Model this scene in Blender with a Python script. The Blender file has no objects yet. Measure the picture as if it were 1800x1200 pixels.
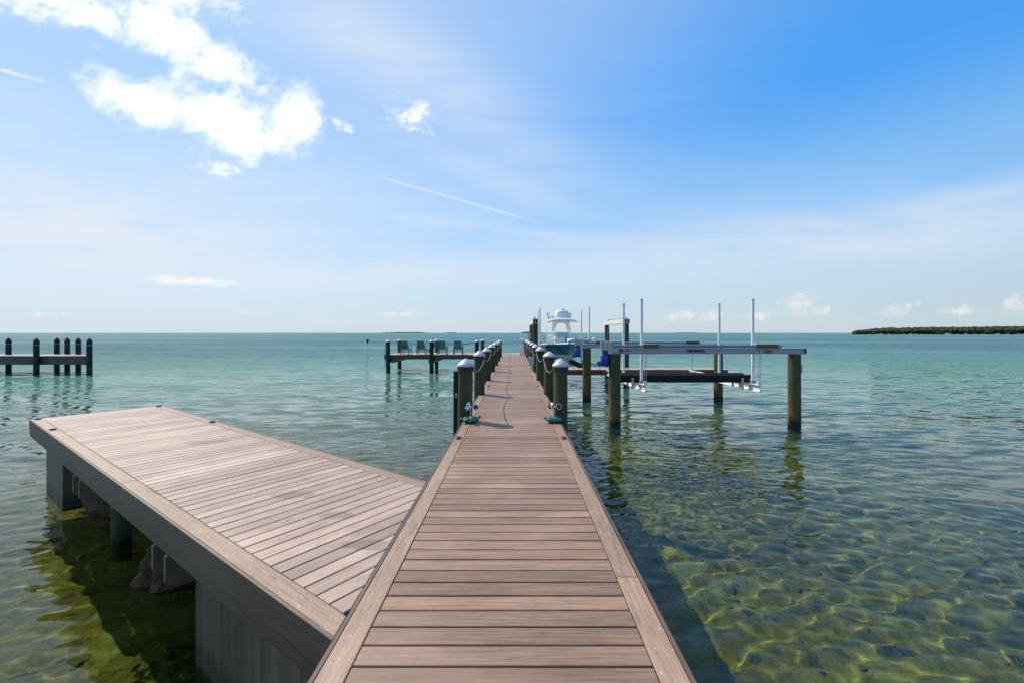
import bpy, math, random
import numpy as np
from mathutils import Vector, Matrix, noise as mnoise
R = math.radians
sc = bpy.context.scene
COL = sc.collection
random.seed(7)

# ------------------------------------------------------------------ camera
F = 780.0 / 1800.0                    # focal length in image widths
CAMZ = 2.97                           # eye above the water
cam = bpy.data.objects.new('camera', bpy.data.cameras.new('camera')); COL.objects.link(cam)
cam.data.sensor_width = 36.0; cam.data.lens = F * 36.0
cam.data.shift_x = (900 - 905) / 1800.0
cam.data.shift_y = (585 - 600) / 1800.0
cam.data.clip_start = 0.05; cam.data.clip_end = 40000
cam.location = (0, 0, CAMZ); cam.rotation_euler = (R(90), 0, 0)
sc.camera = cam

# ------------------------------------------------------------------ light
SUN_AZ, SUN_EL = R(53), R(48)         # azimuth from +Y towards -X
sd = Vector((-math.sin(SUN_AZ) * math.cos(SUN_EL), math.cos(SUN_AZ) * math.cos(SUN_EL), math.sin(SUN_EL)))
sun = bpy.data.objects.new('sun', bpy.data.lights.new('sun', 'SUN')); COL.objects.link(sun)
sun.data.energy = 5.0; sun.data.angle = R(0.53); sun.data.color = (1.0, 0.90, 0.76)
sun.rotation_euler = sd.to_track_quat('Z', 'Y').to_euler()
sun.data.cycles.is_caustics_light = True
sc.view_settings.view_transform = 'Standard'; sc.view_settings.look = 'None'
sc.view_settings.exposure = 0.0; sc.view_settings.gamma = 1.0; sc.view_settings.use_curve_mapping = False
sc.cycles.use_denoising = True
sc.cycles.max_bounces = 10; sc.cycles.transparent_max_bounces = 8
sc.cycles.sample_clamp_indirect = 6.0; sc.cycles.sample_clamp_direct = 0.0
sc.cycles.blur_glossy = 0.3


class NT:
    """small helper for node trees"""
    def __init__(s, tree): s.t = tree; s.n = tree.nodes; s.l = tree.links
    def new(s, typ, **kw):
        n = s.n.new(typ)
        for k, v in kw.items(): setattr(n, k, v)
        return n
    def put(s, sock, v):
        if v is None: return
        if hasattr(v, 'is_output'): s.l.new(v, sock)
        else:
            if isinstance(v, (tuple, list)) and len(v) == 3 and sock.type == 'RGBA': v = (*v, 1)
            sock.default_value = v
    def math(s, op, a, b=None, c=None, clamp=False):
        n = s.new('ShaderNodeMath', operation=op); n.use_clamp = clamp
        s.put(n.inputs[0], a); s.put(n.inputs[1], b)
        if c is not None: s.put(n.inputs[2], c)
        return n.outputs[0]
    def vmath(s, op, a, b=None):
        n = s.new('ShaderNodeVectorMath', operation=op); s.put(n.inputs[0], a); s.put(n.inputs[1], b)
        return n.outputs['Value'] if op in ('DOT_PRODUCT', 'LENGTH') else n.outputs[0]
    def mix(s, f, a, b, blend='MIX'):
        n = s.new('ShaderNodeMix', data_type='RGBA', blend_type=blend)
        s.put(n.inputs['Factor'], f); s.put(n.inputs['A'], a) if False else None
        s.put(n.inputs[6], a); s.put(n.inputs[7], b)
        return n.outputs[2]
    def ramp(s, f, a, b, ease=True):
        n = s.new('ShaderNodeMapRange', interpolation_type='SMOOTHSTEP' if ease else 'LINEAR'); n.clamp = True
        s.put(n.inputs['Value'], f); s.put(n.inputs['From Min'], a); s.put(n.inputs['From Max'], b)
        return n.outputs['Result']
    def noise(s, vec, scale, detail=4, rough=0.55, dist=0.0, typ='FBM'):
        n = s.new('ShaderNodeTexNoise'); s.put(n.inputs['Vector'], vec); n.inputs['Scale'].default_value = scale
        n.inputs['Detail'].default_value = detail; n.inputs['Roughness'].default_value = rough; n.inputs['Distortion'].default_value = dist
        return n.outputs['Fac']
    def comb(s, x, y, z=0.0):
        n = s.new('ShaderNodeCombineXYZ'); s.put(n.inputs[0], x); s.put(n.inputs[1], y); s.put(n.inputs[2], z); return n.outputs[0]
    def sep(s, v):
        n = s.new('ShaderNodeSeparateXYZ'); s.put(n.inputs[0], v); return n.outputs
    def map(s, v, loc=(0, 0, 0), rot=(0, 0, 0), scale=(1, 1, 1)):
        n = s.new('ShaderNodeMapping'); s.put(n.inputs[0], v)
        s.put(n.inputs['Location'], loc); n.inputs['Rotation'].default_value = rot; n.inputs['Scale'].default_value = scale
        return n.outputs[0]


# ------------------------------------------------------------------ sky
world = bpy.data.worlds.new('World'); sc.world = world; world.use_nodes = True
W = NT(world.node_tree)
bg = W.n['Background']; bg.inputs['Strength'].default_value = 0.1
sky = W.new('ShaderNodeTexSky', sky_type='NISHITA'); sky.sun_disc = False
sky.sun_elevation = SUN_EL; sky.sun_rotation = -SUN_AZ
sky.air_density = 1.0; sky.dust_density = 0.6; sky.ozone_density = 2.5; sky.altitude = 0
d = W.vmath('NORMALIZE', W.new('ShaderNodeTexCoord').outputs['Generated'])
dx, dy, dz = W.sep(d)
up = W.math('MAXIMUM', dz, 0.0)
base = sky.outputs[0]
hs = W.new('ShaderNodeHueSaturation'); W.put(hs.inputs['Color'], base); hs.inputs['Saturation'].default_value = 1.1; hs.inputs['Value'].default_value = 1.25
base = W.mix(1.0, hs.outputs[0], (0.62, 1.10, 1.45), 'MULTIPLY')
SKYL = 10.0
# clear maritime blue, deepening with height, with the Nishita glow kept on the sun side
el = W.new('ShaderNodeValToRGB'); W.put(el.inputs[0], up)
cr = el.color_ramp; cr.interpolation = 'EASE'
for p_, c_ in ((0.0, (0.60, 0.70, 0.74)), (0.10, (0.56, 0.70, 0.82)), (0.24, (0.29, 0.58, 0.93)), (0.45, (0.075, 0.38, 0.95)), (1.0, (0.02, 0.125, 0.45))):
    e_ = cr.elements[0] if p_ == 0.0 else (cr.elements[-1] if p_ == 1.0 else cr.elements.new(p_))
    e_.position = p_; e_.color = (*c_, 1)
grad = W.mix(1.0, el.outputs[0], (SKYL, SKYL, SKYL), 'MULTIPLY')
gradmix = W.math('ADD', 0.80, W.math('MULTIPLY', W.ramp(up, 0.18, 0.0), 0.15))
sunside = W.math('ADD', 0.74, W.math('MULTIPLY', W.ramp(W.vmath('DOT_PRODUCT', d, tuple(sd)), -0.8, 0.25), 0.26))   # clear air is brighter towards the sun
grad = W.mix(1.0, grad, W.comb(sunside, sunside, sunside), 'MULTIPLY')
base = W.mix(gradmix, base, grad)
# high thin cirrus, streaked
pl = W.math('ADD', up, 0.16)
cp = W.comb(W.math('DIVIDE', dx, pl), W.math('DIVIDE', dy, pl))
warp = W.new('ShaderNodeTexNoise'); W.put(warp.inputs['Vector'], cp); warp.inputs['Scale'].default_value = 0.7; warp.inputs['Detail'].default_value = 3
cpw = W.vmath('ADD', cp, W.vmath('MULTIPLY', W.vmath('SUBTRACT', warp.outputs['Color'], (0.5, 0.5, 0.5)), (1.0, 1.0, 0)))
c1 = W.noise(W.map(cpw, rot=(0, 0, R(28)), scale=(0.32, 1.5, 1)), 1.0, 7, 0.62)
c2 = W.noise(W.map(cp, loc=(4.2, 1.1, 0), scale=(0.5, 0.6, 1)), 0.8, 3, 0.5)
cir = W.math('MULTIPLY', W.ramp(c1, 0.40, 0.78), W.ramp(c2, 0.35, 0.65))
glow = W.ramp(W.vmath('DOT_PRODUCT', d, tuple(sd)), 0.30, 1.05)      # aureole of thin cloud around the sun
veil = W.math('ADD', W.math('MULTIPLY', cir, 0.22), W.math('MULTIPLY', glow, 0.58), clamp=True)
veil = W.math('MINIMUM', veil, 0.88)
base = W.mix(veil, base, (0.72 * SKYL, 0.86 * SKYL, 1.0 * SKYL))
# cumulus and contrails, as masses in direction space
yv = W.math('MAXIMUM', dy, 0.03)
front = W.ramp(dy, 0.03, 0.10)
u, v = W.math('DIVIDE', dx, yv), W.math('DIVIDE', dz, yv)
uv = W.comb(u, v)
def U(px, py): return ((px - 905) / 780.0, (585 - py) / 780.0)
def blob(px, py, ax, ay, rot=0.0):
    cu, cv = U(px, py); a = R(rot); ax /= 780.0; ay /= 780.0
    du, dv = W.math('SUBTRACT', u, cu), W.math('SUBTRACT', v, cv)
    e1 = W.math('ADD', W.math('MULTIPLY', du, math.cos(a) / ax), W.math('MULTIPLY', dv, math.sin(a) / ax))
    e2 = W.math('ADD', W.math('MULTIPLY', du, -math.sin(a) / ay), W.math('MULTIPLY', dv, math.cos(a) / ay))
    r2 = W.math('ADD', W.math('MULTIPLY', e1, e1), W.math('MULTIPLY', e2, e2))
    return W.math('EXPONENT', W.math('MULTIPLY', r2, -1.0))
def clouds(blobs, nscale, amp, t0, t1, stretch=(1, 1, 1), rot=0.0, detail=9, rough=0.62):
    tot = None
    for b in blobs:
        o = blob(*b); tot = o if tot is None else W.math('MAXIMUM', tot, o)
    n = W.noise(W.map(uv, rot=(0, 0, R(rot)), scale=stretch), nscale, detail, rough, 0.3)
    n2 = W.noise(W.map(uv, loc=(3, 7, 0), rot=(0, 0, R(rot)), scale=stretch), nscale * 4.5, 6, 0.6, 0.5)
    n = W.math('ADD', W.math('MULTIPLY', n, 0.72), W.math('MULTIPLY', n2, 0.28))
    f = W.math('ADD', tot, W.math('MULTIPLY', W.math('MULTIPLY', W.math('SUBTRACT', n, 0.5), amp), W.ramp(tot, 0.0, 0.30)))
    return W.math('MULTIPLY', W.ramp(f, t0, t1), front)
sheets = None                                                         # broad soft cirrus sheets
for b_ in ((700, 110, 330, 75, -33, 0.62), (850, 300, 260, 36, -24, 0.40), (1400, 425, 620, 62, 5, 0.72), (1650, 360, 420, 30, 12, 0.5), (80, 400, 620, 130, -4, 1.0), (620, 480, 520, 46, 2, 0.7), (0, 250, 300, 120, -20, 0.4)):
    o_ = W.math('MULTIPLY', blob(*b_[:5]), b_[5]); sheets = o_ if sheets is None else W.math('MAXIMUM', sheets, o_)
st_ = W.noise(W.map(uv, rot=(0, 0, R(14)), scale=(0.9, 4.5, 1)), 2.2, 8, 0.6, 0.6)
sheets = W.math('MULTIPLY', W.math('MULTIPLY', sheets, front), W.ramp(st_, 0.10, 0.64))
base = W.mix(sheets, base, (0.77 * SKYL, 0.835 * SKYL, 0.93 * SKYL))
big = clouds([(130, 15, 150, 42, -22), (290, 60, 150, 62, -30), (390, 120, 110, 50, -30), (250, 180, 115, 42, -22), (390, 205, 170, 66, -15),
              (515, 205, 66, 55, -40), (440, 245, 110, 40, -8), (-40, -60, 220, 60, -25), (250, -40, 200, 60, -20)],
             6.0, 3.1, 0.22, 1.15, (1.0, 1.3, 1), 25, 12, 0.66)
wisp = clouds([(395, 300, 70, 24, 0), (733, 205, 52, 42, -30), (600, 220, 46, 13, -30)],
              9.0, 4.6, 0.50, 1.5, (1.0, 1.6, 1), 35, 12, 0.68)
big = W.math('MAXIMUM', big, W.math('MULTIPLY', wisp, 0.9))
streak_ = clouds([(335, 494, 125, 11, -3), (30, 131, 60, 6, -15)], 22.0, 2.0, 0.40, 1.1, (1, 3.0, 1), 0)
low = clouds([(85, 553, 60, 5, 0), (700, 552, 50, 6, 0), (430, 548, 20, 4, 0), (550, 557, 30, 5, 0), (1405, 535, 42, 26, 15),
              (1440, 545, 30, 14, 0), (1580, 546, 40, 13, 10), (1612, 535, 12, 8, 20), (1685, 546, 45, 11, 5), (1785, 535, 34, 24, 10), (1870, 540, 70, 26, 0),
              (1200, 553, 36, 13, 10), (1250, 555, 26, 14, 10), (1330, 556, 40, 10, 0), (1990, 545, 60, 16, 0), (-120, 550, 80, 8, 0)],
             30.0, 2.8, 0.42, 1.0, (1, 1.5, 1), 0)
def trail(p0, p1, wid):
    (u0, v0), (u1, v1) = U(*p0), U(*p1); L = math.hypot(u1 - u0, v1 - v0); a = ((u1 - u0) / L, (v1 - v0) / L)
    du, dv = W.math('SUBTRACT', u, u0), W.math('SUBTRACT', v, v0)
    al = W.math('ADD', W.math('MULTIPLY', du, a[0]), W.math('MULTIPLY', dv, a[1]))
    ac = W.math('ADD', W.math('MULTIPLY', du, -a[1]), W.math('MULTIPLY', dv, a[0]))
    ac = W.math('ADD', ac, W.math('MULTIPLY', W.math('SUBTRACT', W.noise(uv, 18, 3), 0.5), wid / 780.0 * 1.5))
    e = W.math('DIVIDE', ac, wid / 780.0)
    g = W.math('EXPONENT', W.math('MULTIPLY', W.math('MULTIPLY', e, e), -1.0))
    t = W.math('DIVIDE', al, L)
    m = W.math('MULTIPLY', W.ramp(t, -0.02, 0.12), W.ramp(t, 1.05, 0.7))
    return W.math('MULTIPLY', W.math('MULTIPLY', g, m), front)
tr = W.math('ADD', W.math('MULTIPLY', trail((655, 308), (960, 395), 2.1), 0.40), W.math('MULTIPLY', trail((680, 380), (1080, 425), 9.0), 0.16), clamp=True)
base = W.mix(tr, base, (0.95 * SKYL, 0.96 * SKYL, 1.0 * SKYL))
lown = W.noise(uv, 50, 4, 0.5)
lowcol = W.mix(W.ramp(lown, 0.35, 0.65), (0.72 * SKYL, 0.76 * SKYL, 0.83 * SKYL), (0.98 * SKYL, 0.92 * SKYL, 0.88 * SKYL))
base = W.mix(W.math('MULTIPLY', streak_, 0.8), base, (0.98 * SKYL, 0.98 * SKYL, 0.98 * SKYL))
base = W.mix(W.math('MULTIPLY', low, 0.62), base, lowcol)
base = W.mix(big, base, (1.25 * SKYL, 1.27 * SKYL, 1.3 * SKYL))
W.l.new(base, bg.inputs['Color'])


# ------------------------------------------------------------------ materials
MATS = {}
def mat(name):
    m = bpy.data.materials.new(name); m.use_nodes = True; MATS[name] = m
    return m, NT(m.node_tree), m.node_tree.nodes['Principled BSDF']
def plain(name, col, rough=0.6, metal=0.0, var=0.12, scale=8.0, bump=0.0):
    m, N, p = mat(name)
    tc = N.new('ShaderNodeTexCoord').outputs['Object']; oi = N.new('ShaderNodeObjectInfo').outputs['Random']
    vec = N.vmath('ADD', tc, N.comb(N.math('MULTIPLY', oi, 37.0), N.math('MULTIPLY', oi, 11.0)))
    n = N.noise(vec, scale, 5, 0.6)
    lo = tuple(c * (1 - var) for c in col); hi = tuple(min(1, c * (1 + var)) for c in col)
    N.put(p.inputs['Base Color'], N.mix(n, lo, hi))
    N.put(p.inputs['Roughness'], N.math('ADD', rough - 0.08, N.math('MULTIPLY', n, 0.16)))
    p.inputs['Metallic'].default_value = metal
    if bump:
        b = N.new('ShaderNodeBump'); b.inputs['Strength'].default_value = bump; b.inputs['Distance'].default_value = 0.01
        N.put(b.inputs['Height'], N.noise(vec, scale * 3, 5)); N.l.new(b.outputs[0], p.inputs['Normal'])
    return m
def composite(name, c_lo, c_hi, streak=(0.075, 0.058, 0.050), specks=0.0, grey=0.3, spots=(), tide=False):
    """weathered composite board: grain along local X, dark streaks, faded patches in world space"""
    m, N, p = mat(name)
    tc = N.new('ShaderNodeTexCoord').outputs['Object']; oi = N.new('ShaderNodeObjectInfo').outputs['Random']
    geo = N.new('ShaderNodeNewGeometry').outputs['Position']
    off = N.comb(N.math('MULTIPLY', oi, 91.0), N.math('MULTIPLY', oi, 53.0), N.math('MULTIPLY', oi, 17.0))
    vec = N.vmath('ADD', tc, off)
    g1 = N.noise(N.map(vec, scale=(2.2, 60, 60)), 1.0, 6, 0.65, 0.4)
    g2 = N.noise(N.map(vec, scale=(5.0, 190, 190)), 1.0, 3, 0.6)
    g3 = N.noise(N.map(vec, scale=(1.4, 9, 9)), 1.0, 4, 0.6)
    c = N.mix(N.ramp(g1, 0.3, 0.72), c_lo, c_hi)
    c = N.mix(N.math('MULTIPLY', N.ramp(g2, 0.53, 0.72), 0.55), c, streak)
    c = N.mix(N.math('MULTIPLY', N.ramp(N.math('MULTIPLY', g1, N.ramp(g3, 0.45, 0.75)), 0.33, 0.55), 0.7), c, streak)
    g4 = N.noise(N.map(vec, scale=(8.0, 130, 130)), 1.0, 2, 0.5, 0.2)
    c = N.mix(N.math('MULTIPLY', N.ramp(g4, 0.62, 0.69), 0.65), c, streak)
    pt = N.noise(geo, 0.8, 4, 0.6)                                    # sun-bleached and damp patches
    c = N.mix(N.math('MULTIPLY', N.ramp(pt, 0.48, 0.68), grey), c, tuple(min(1, x * 1.25 + 0.03) for x in c_hi))
    st = N.noise(geo, 1.7, 5, 0.65)
    c = N.mix(N.math('MULTIPLY', N.ramp(st, 0.63, 0.70), 0.28), c, (0.13, 0.10, 0.08))
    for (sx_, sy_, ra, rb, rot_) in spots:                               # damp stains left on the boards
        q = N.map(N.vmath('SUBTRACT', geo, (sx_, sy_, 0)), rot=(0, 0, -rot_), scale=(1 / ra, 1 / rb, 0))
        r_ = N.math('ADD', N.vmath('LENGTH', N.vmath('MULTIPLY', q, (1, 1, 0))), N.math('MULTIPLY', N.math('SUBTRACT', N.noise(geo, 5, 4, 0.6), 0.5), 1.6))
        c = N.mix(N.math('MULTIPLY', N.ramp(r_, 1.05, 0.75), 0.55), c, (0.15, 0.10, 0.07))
    if tide:
        zt = N.math('ADD', N.sep(geo)[2], N.math('MULTIPLY', N.math('SUBTRACT', g3, 0.5), 0.12))
        c = N.mix(N.ramp(zt, 0.30, 0.12), c, (0.035, 0.038, 0.016))
    tint = N.math('ADD', 0.76, N.math('MULTIPLY', oi, 0.44))
    c = N.mix(1.0, c, N.comb(tint, tint, tint), 'MULTIPLY')
    if specks:
        s = N.noise(vec, 42, 2, 0.5)
        c = N.mix(N.math('MULTIPLY', N.ramp(s, 0.69, 0.73), specks), c, (0.75, 0.72, 0.68))
    N.put(p.inputs['Base Color'], c)
    N.put(p.inputs['Roughness'], N.math('ADD', 0.40, N.math('MULTIPLY', g1, 0.25)))
    b = N.new('ShaderNodeBump'); b.inputs['Strength'].default_value = 0.35; b.inputs['Distance'].default_value = 0.004
    N.put(b.inputs['Height'], N.math('ADD', g2, N.math('MULTIPLY', g1, 0.8))); N.l.new(b.outputs[0], p.inputs['Normal'])
    return m
composite('deck', (0.188, 0.106, 0.064), (0.335, 0.212, 0.140))
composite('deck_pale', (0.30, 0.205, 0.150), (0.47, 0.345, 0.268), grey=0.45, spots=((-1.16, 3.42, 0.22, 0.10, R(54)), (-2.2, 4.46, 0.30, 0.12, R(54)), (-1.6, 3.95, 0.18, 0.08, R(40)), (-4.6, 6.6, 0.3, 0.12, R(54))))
composite('border', (0.235, 0.148, 0.097), (0.36, 0.243, 0.166), specks=0.6)
composite('fascia', (0.072, 0.045, 0.028), (0.135, 0.087, 0.056))  # darker than the border boards: shade of the vertical face put into the colour
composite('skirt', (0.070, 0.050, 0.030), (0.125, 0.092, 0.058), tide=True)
composite('timber', (0.038, 0.029, 0.023), (0.075, 0.058, 0.046))
composite('clamp_timber', (0.12, 0.085, 0.052), (0.21, 0.155, 0.10))
composite('old_deck', (0.12, 0.10, 0.09), (0.20, 0.165, 0.145))

def pile_mat(name, top, mid, foot, zs):
    """round timber: algae dark at the waterline, stained above it"""
    m, N, p = mat(name)
    geo = N.new('ShaderNodeNewGeometry').outputs['Position']; oi = N.new('ShaderNodeObjectInfo').outputs['Random']
    x, y, z = N.sep(geo)
    vec = N.vmath('ADD', geo, N.comb(N.math('MULTIPLY', oi, 31.0), 0.0, N.math('MULTIPLY', oi, 7.0)))
    n1 = N.noise(N.map(vec, scale=(14, 14, 1.2)), 1.0, 6, 0.65)
    n2 = N.noise(N.map(vec, scale=(3, 3, 2.2)), 1.0, 4, 0.6)
    n3 = N.noise(N.map(vec, scale=(45, 45, 1.6)), 1.0, 3, 0.6)
    zz = N.math('ADD', z, N.math('MULTIPLY', N.math('SUBTRACT', n2, 0.5), 0.9))
    zf = N.math('ADD', z, N.math('MULTIPLY', N.math('SUBTRACT', n1, 0.5), 0.16))
    c = N.mix(N.ramp(n1, 0.3, 0.7), tuple(a * 0.62 for a in top), tuple(min(1, a * 1.3) for a in top))
    c2 = N.mix(N.ramp(n1, 0.3, 0.7), tuple(a * 0.6 for a in mid), tuple(min(1, a * 1.35) for a in mid))
    c = N.mix(N.math('MULTIPLY', N.ramp(zz, zs[1], zs[0]), N.ramp(N.noise(N.map(vec, scale=(5, 5, 0.7)), 1.0, 4, 0.6), 0.36, 0.62)), c, c2)
    c = N.mix(N.ramp(zf, zs[3], zs[2]), c, foot)
    c = N.mix(N.math('MULTIPLY', N.ramp(n3, 0.55, 0.68), 0.75), c, (0.012, 0.012, 0.009))
    N.put(p.inputs['Base Color'], c); p.inputs['Roughness'].default_value = 0.8
    b = N.new('ShaderNodeBump'); b.inputs['Strength'].default_value = 0.5; b.inputs['Distance'].default_value = 0.012
    N.put(b.inputs['Height'], N.math('ADD', n1, n3)); N.l.new(b.outputs[0], p.inputs['Normal'])
    return m
pile_mat('pile', (0.056, 0.055, 0.020), (0.048, 0.045, 0.016), (0.018, 0.02, 0.012), (0.3, 1.2, 0.15, 0.45))
pile_mat('pile_rust', (0.066, 0.068, 0.021), (0.19, 0.085, 0.018), (0.016, 0.016, 0.01), (0.55, 1.35, 0.14, 0.36))
pile_mat('pile_dark', (0.024, 0.021, 0.017), (0.022, 0.02, 0.015), (0.012, 0.012, 0.01), (0.3, 1.2, 0.15, 0.4))
pile_mat('pile_green', (0.06, 0.062, 0.012), (0.04, 0.062, 0.014), (0.02, 0.03, 0.01), (0.3, 0.9, 0.0, 0.3))
plain('cap_white', (0.50, 0.50, 0.52), 0.42, var=0.06, scale=5)
plain('black_rubber', (0.015, 0.015, 0.016), 0.55)
plain('black_carpet', (0.012, 0.012, 0.012), 0.95, bump=0.3, scale=30)
plain('rope', (0.15, 0.145, 0.14), 0.9, var=0.25, scale=40)
plain('rope_dark', (0.10, 0.12, 0.13), 0.9, var=0.25, scale=40)
plain('aluminium', (0.36, 0.37, 0.385), 0.45, metal=0.5, var=0.10, scale=3)
plain('alu_white', (0.72, 0.71, 0.69), 0.45, metal=0.15, var=0.06, scale=4)
plain('steel_blue', (0.22, 0.26, 0.32), 0.4, metal=0.6, var=0.12)
plain('steel', (0.45, 0.45, 0.45), 0.35, metal=0.9, var=0.1)
plain('motor_blue', (0.006, 0.035, 0.27), 0.4, var=0.1)
plain('motor_black', (0.015, 0.015, 0.022), 0.45)
plain('beige_plate', (0.50, 0.45, 0.37), 0.55)
plain('winder', (0.17, 0.10, 0.05), 0.6, var=0.35, scale=20)
plain('winder_cream', (0.62, 0.58, 0.48), 0.6, var=0.1)
plain('pvc', (0.80, 0.80, 0.81), 0.4, var=0.05)
plain('grey_box', (0.40, 0.42, 0.45), 0.5, var=0.06)
plain('ped_white', (0.78, 0.78, 0.80), 0.4, var=0.04)
plain('dark_plastic', (0.03, 0.032, 0.035), 0.4)
plain('hull_teal', (0.006, 0.13, 0.18), 0.18, var=0.04)
plain('hull_cream', (0.60, 0.55, 0.45), 0.45, var=0.08)
plain('gel_white', (0.80, 0.80, 0.79), 0.28, var=0.03)
plain('top_teal', (0.55, 0.68, 0.68), 0.35, var=0.05)
plain('canvas_white', (0.78, 0.77, 0.77), 0.8, var=0.04)
plain('glass_dark', (0.03, 0.06, 0.07), 0.1)
plain('windscreen', (0.45, 0.58, 0.62), 0.12)
plain('cushion_blue', (0.25, 0.38, 0.52), 0.7)
plain('chair_green', (0.008, 0.135, 0.11), 0.42, var=0.18, scale=6)
plain('chair_seat_sunlit', (0.24, 0.50, 0.40), 0.5, var=0.1)  # chair green lightened: sun falling on the seats is put into the colour
plain('bag_green', (0.012, 0.14, 0.105), 0.6, var=0.3, scale=22, bump=0.5)
plain('stake_tan', (0.36, 0.33, 0.24), 0.6)
plain('mirror_cup', (0.62, 0.72, 0.82), 0.12, metal=0.9)
plain('cup_inside', (0.02, 0.03, 0.045), 0.35)
plain('arm_mint', (0.45, 0.66, 0.50), 0.5)
plain('red_ink', (0.42, 0.03, 0.03), 0.5); plain('navy_ink', (0.01, 0.02, 0.08), 0.5); plain('orange_ink', (0.75, 0.25, 0.04), 0.5)
plain('white_ink', (0.8, 0.8, 0.8), 0.5); plain('blue_ink', (0.02, 0.05, 0.3), 0.5)
def rock_mat():
    m, N, p = mat('coral_rock')
    geo = N.new('ShaderNodeNewGeometry').outputs['Position']; z = N.sep(geo)[2]
    n = N.noise(geo, 6, 7, 0.7); vr = N.new('ShaderNodeTexVoronoi'); N.put(vr.inputs['Vector'], geo); vr.inputs['Scale'].default_value = 14
    c = N.mix(N.ramp(n, 0.3, 0.7), (0.026, 0.014, 0.006), (0.165, 0.088, 0.034))
    c = N.mix(N.ramp(N.math('ADD', z, N.math('MULTIPLY', n, 0.2)), 0.16, -0.05), c, (0.11, 0.10, 0.02))
    c = N.mix(N.ramp(vr.outputs['Distance'], 0.22, 0.02), c, (0.015, 0.012, 0.008))
    N.put(p.inputs['Base Color'], c); p.inputs['Roughness'].default_value = 0.95
    b = N.new('ShaderNodeBump'); b.inputs['Strength'].default_value = 0.9; b.inputs['Distance'].default_value = 0.03
    N.put(b.inputs['Height'], N.math('ADD', n, vr.outputs['Distance'])); N.l.new(b.outputs[0], p.inputs['Normal'])
rock_mat()
def leaf_mat():
    m, N, p = mat('mangrove_leaf')
    geo = N.new('ShaderNodeNewGeometry').outputs['Position']
    n = N.noise(geo, 0.12, 6, 0.7); n2 = N.noise(geo, 0.9, 3, 0.7)
    c = N.mix(N.ramp(n, 0.35, 0.68), (0.016, 0.028, 0.006), (0.056, 0.074, 0.014))
    c = N.mix(N.math('MULTIPLY', N.ramp(n2, 0.5, 0.7), 0.5), c, (0.018, 0.03, 0.008))
    N.put(p.inputs['Base Color'], c); p.inputs['Roughness'].default_value = 0.9
leaf_mat()
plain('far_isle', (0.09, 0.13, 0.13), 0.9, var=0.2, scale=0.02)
def bed_mat():
    m, N, p = mat('seabed')
    geo = N.new('ShaderNodeNewGeometry').outputs['Position']; x, y, z = N.sep(geo)
    g2 = N.comb(x, y)
    big_ = N.noise(g2, 0.33, 5, 0.6, 0.6); mid = N.noise(g2, 1.3, 6, 0.65, 0.5); fine = N.noise(g2, 9, 5, 0.7)
    c = N.mix(N.ramp(fine, 0.3, 0.7), (0.085, 0.066, 0.012), (0.22, 0.165, 0.032))
    sand = N.mix(fine, (0.17, 0.165, 0.055), (0.29, 0.265, 0.095))
    c = N.mix(N.ramp(mid, 0.50, 0.66), c, sand)
    tuft = N.noise(N.map(g2, scale=(1.0, 1.0, 1)), 4.2, 6, 0.75, 0.8)
    c = N.mix(N.math('MULTIPLY', N.ramp(tuft, 0.52, 0.64), 0.75), c, (0.030, 0.034, 0.010))
    weed = N.mix(fine, (0.016, 0.016, 0.008), (0.06, 0.048, 0.018))
    c = N.mix(N.math('MULTIPLY', N.ramp(N.math('ADD', N.math('MULTIPLY', big_, 0.6), N.math('MULTIPLY', mid, 0.4)), 0.50, 0.60), 0.85), c, weed)
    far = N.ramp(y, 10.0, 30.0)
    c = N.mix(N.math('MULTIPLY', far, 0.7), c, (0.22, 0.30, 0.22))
    N.put(p.inputs['Base Color'], c); p.inputs['Roughness'].default_value = 1.0
bed_mat()


def stone_mat():
    m, N, p = mat('bed_stone')
    geo = N.new('ShaderNodeNewGeometry').outputs['Position']; n = N.noise(geo, 2.2, 4, 0.6); f = N.noise(geo, 30, 4, 0.7)
    c = N.mix(N.ramp(n, 0.35, 0.65), (0.045, 0.036, 0.014), (0.20, 0.17, 0.07)); c = N.mix(N.math('MULTIPLY', N.ramp(f, 0.45, 0.65), 0.6), c, (0.03, 0.03, 0.012))
    N.put(p.inputs['Base Color'], c); p.inputs['Roughness'].default_value = 1.0
stone_mat()


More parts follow.
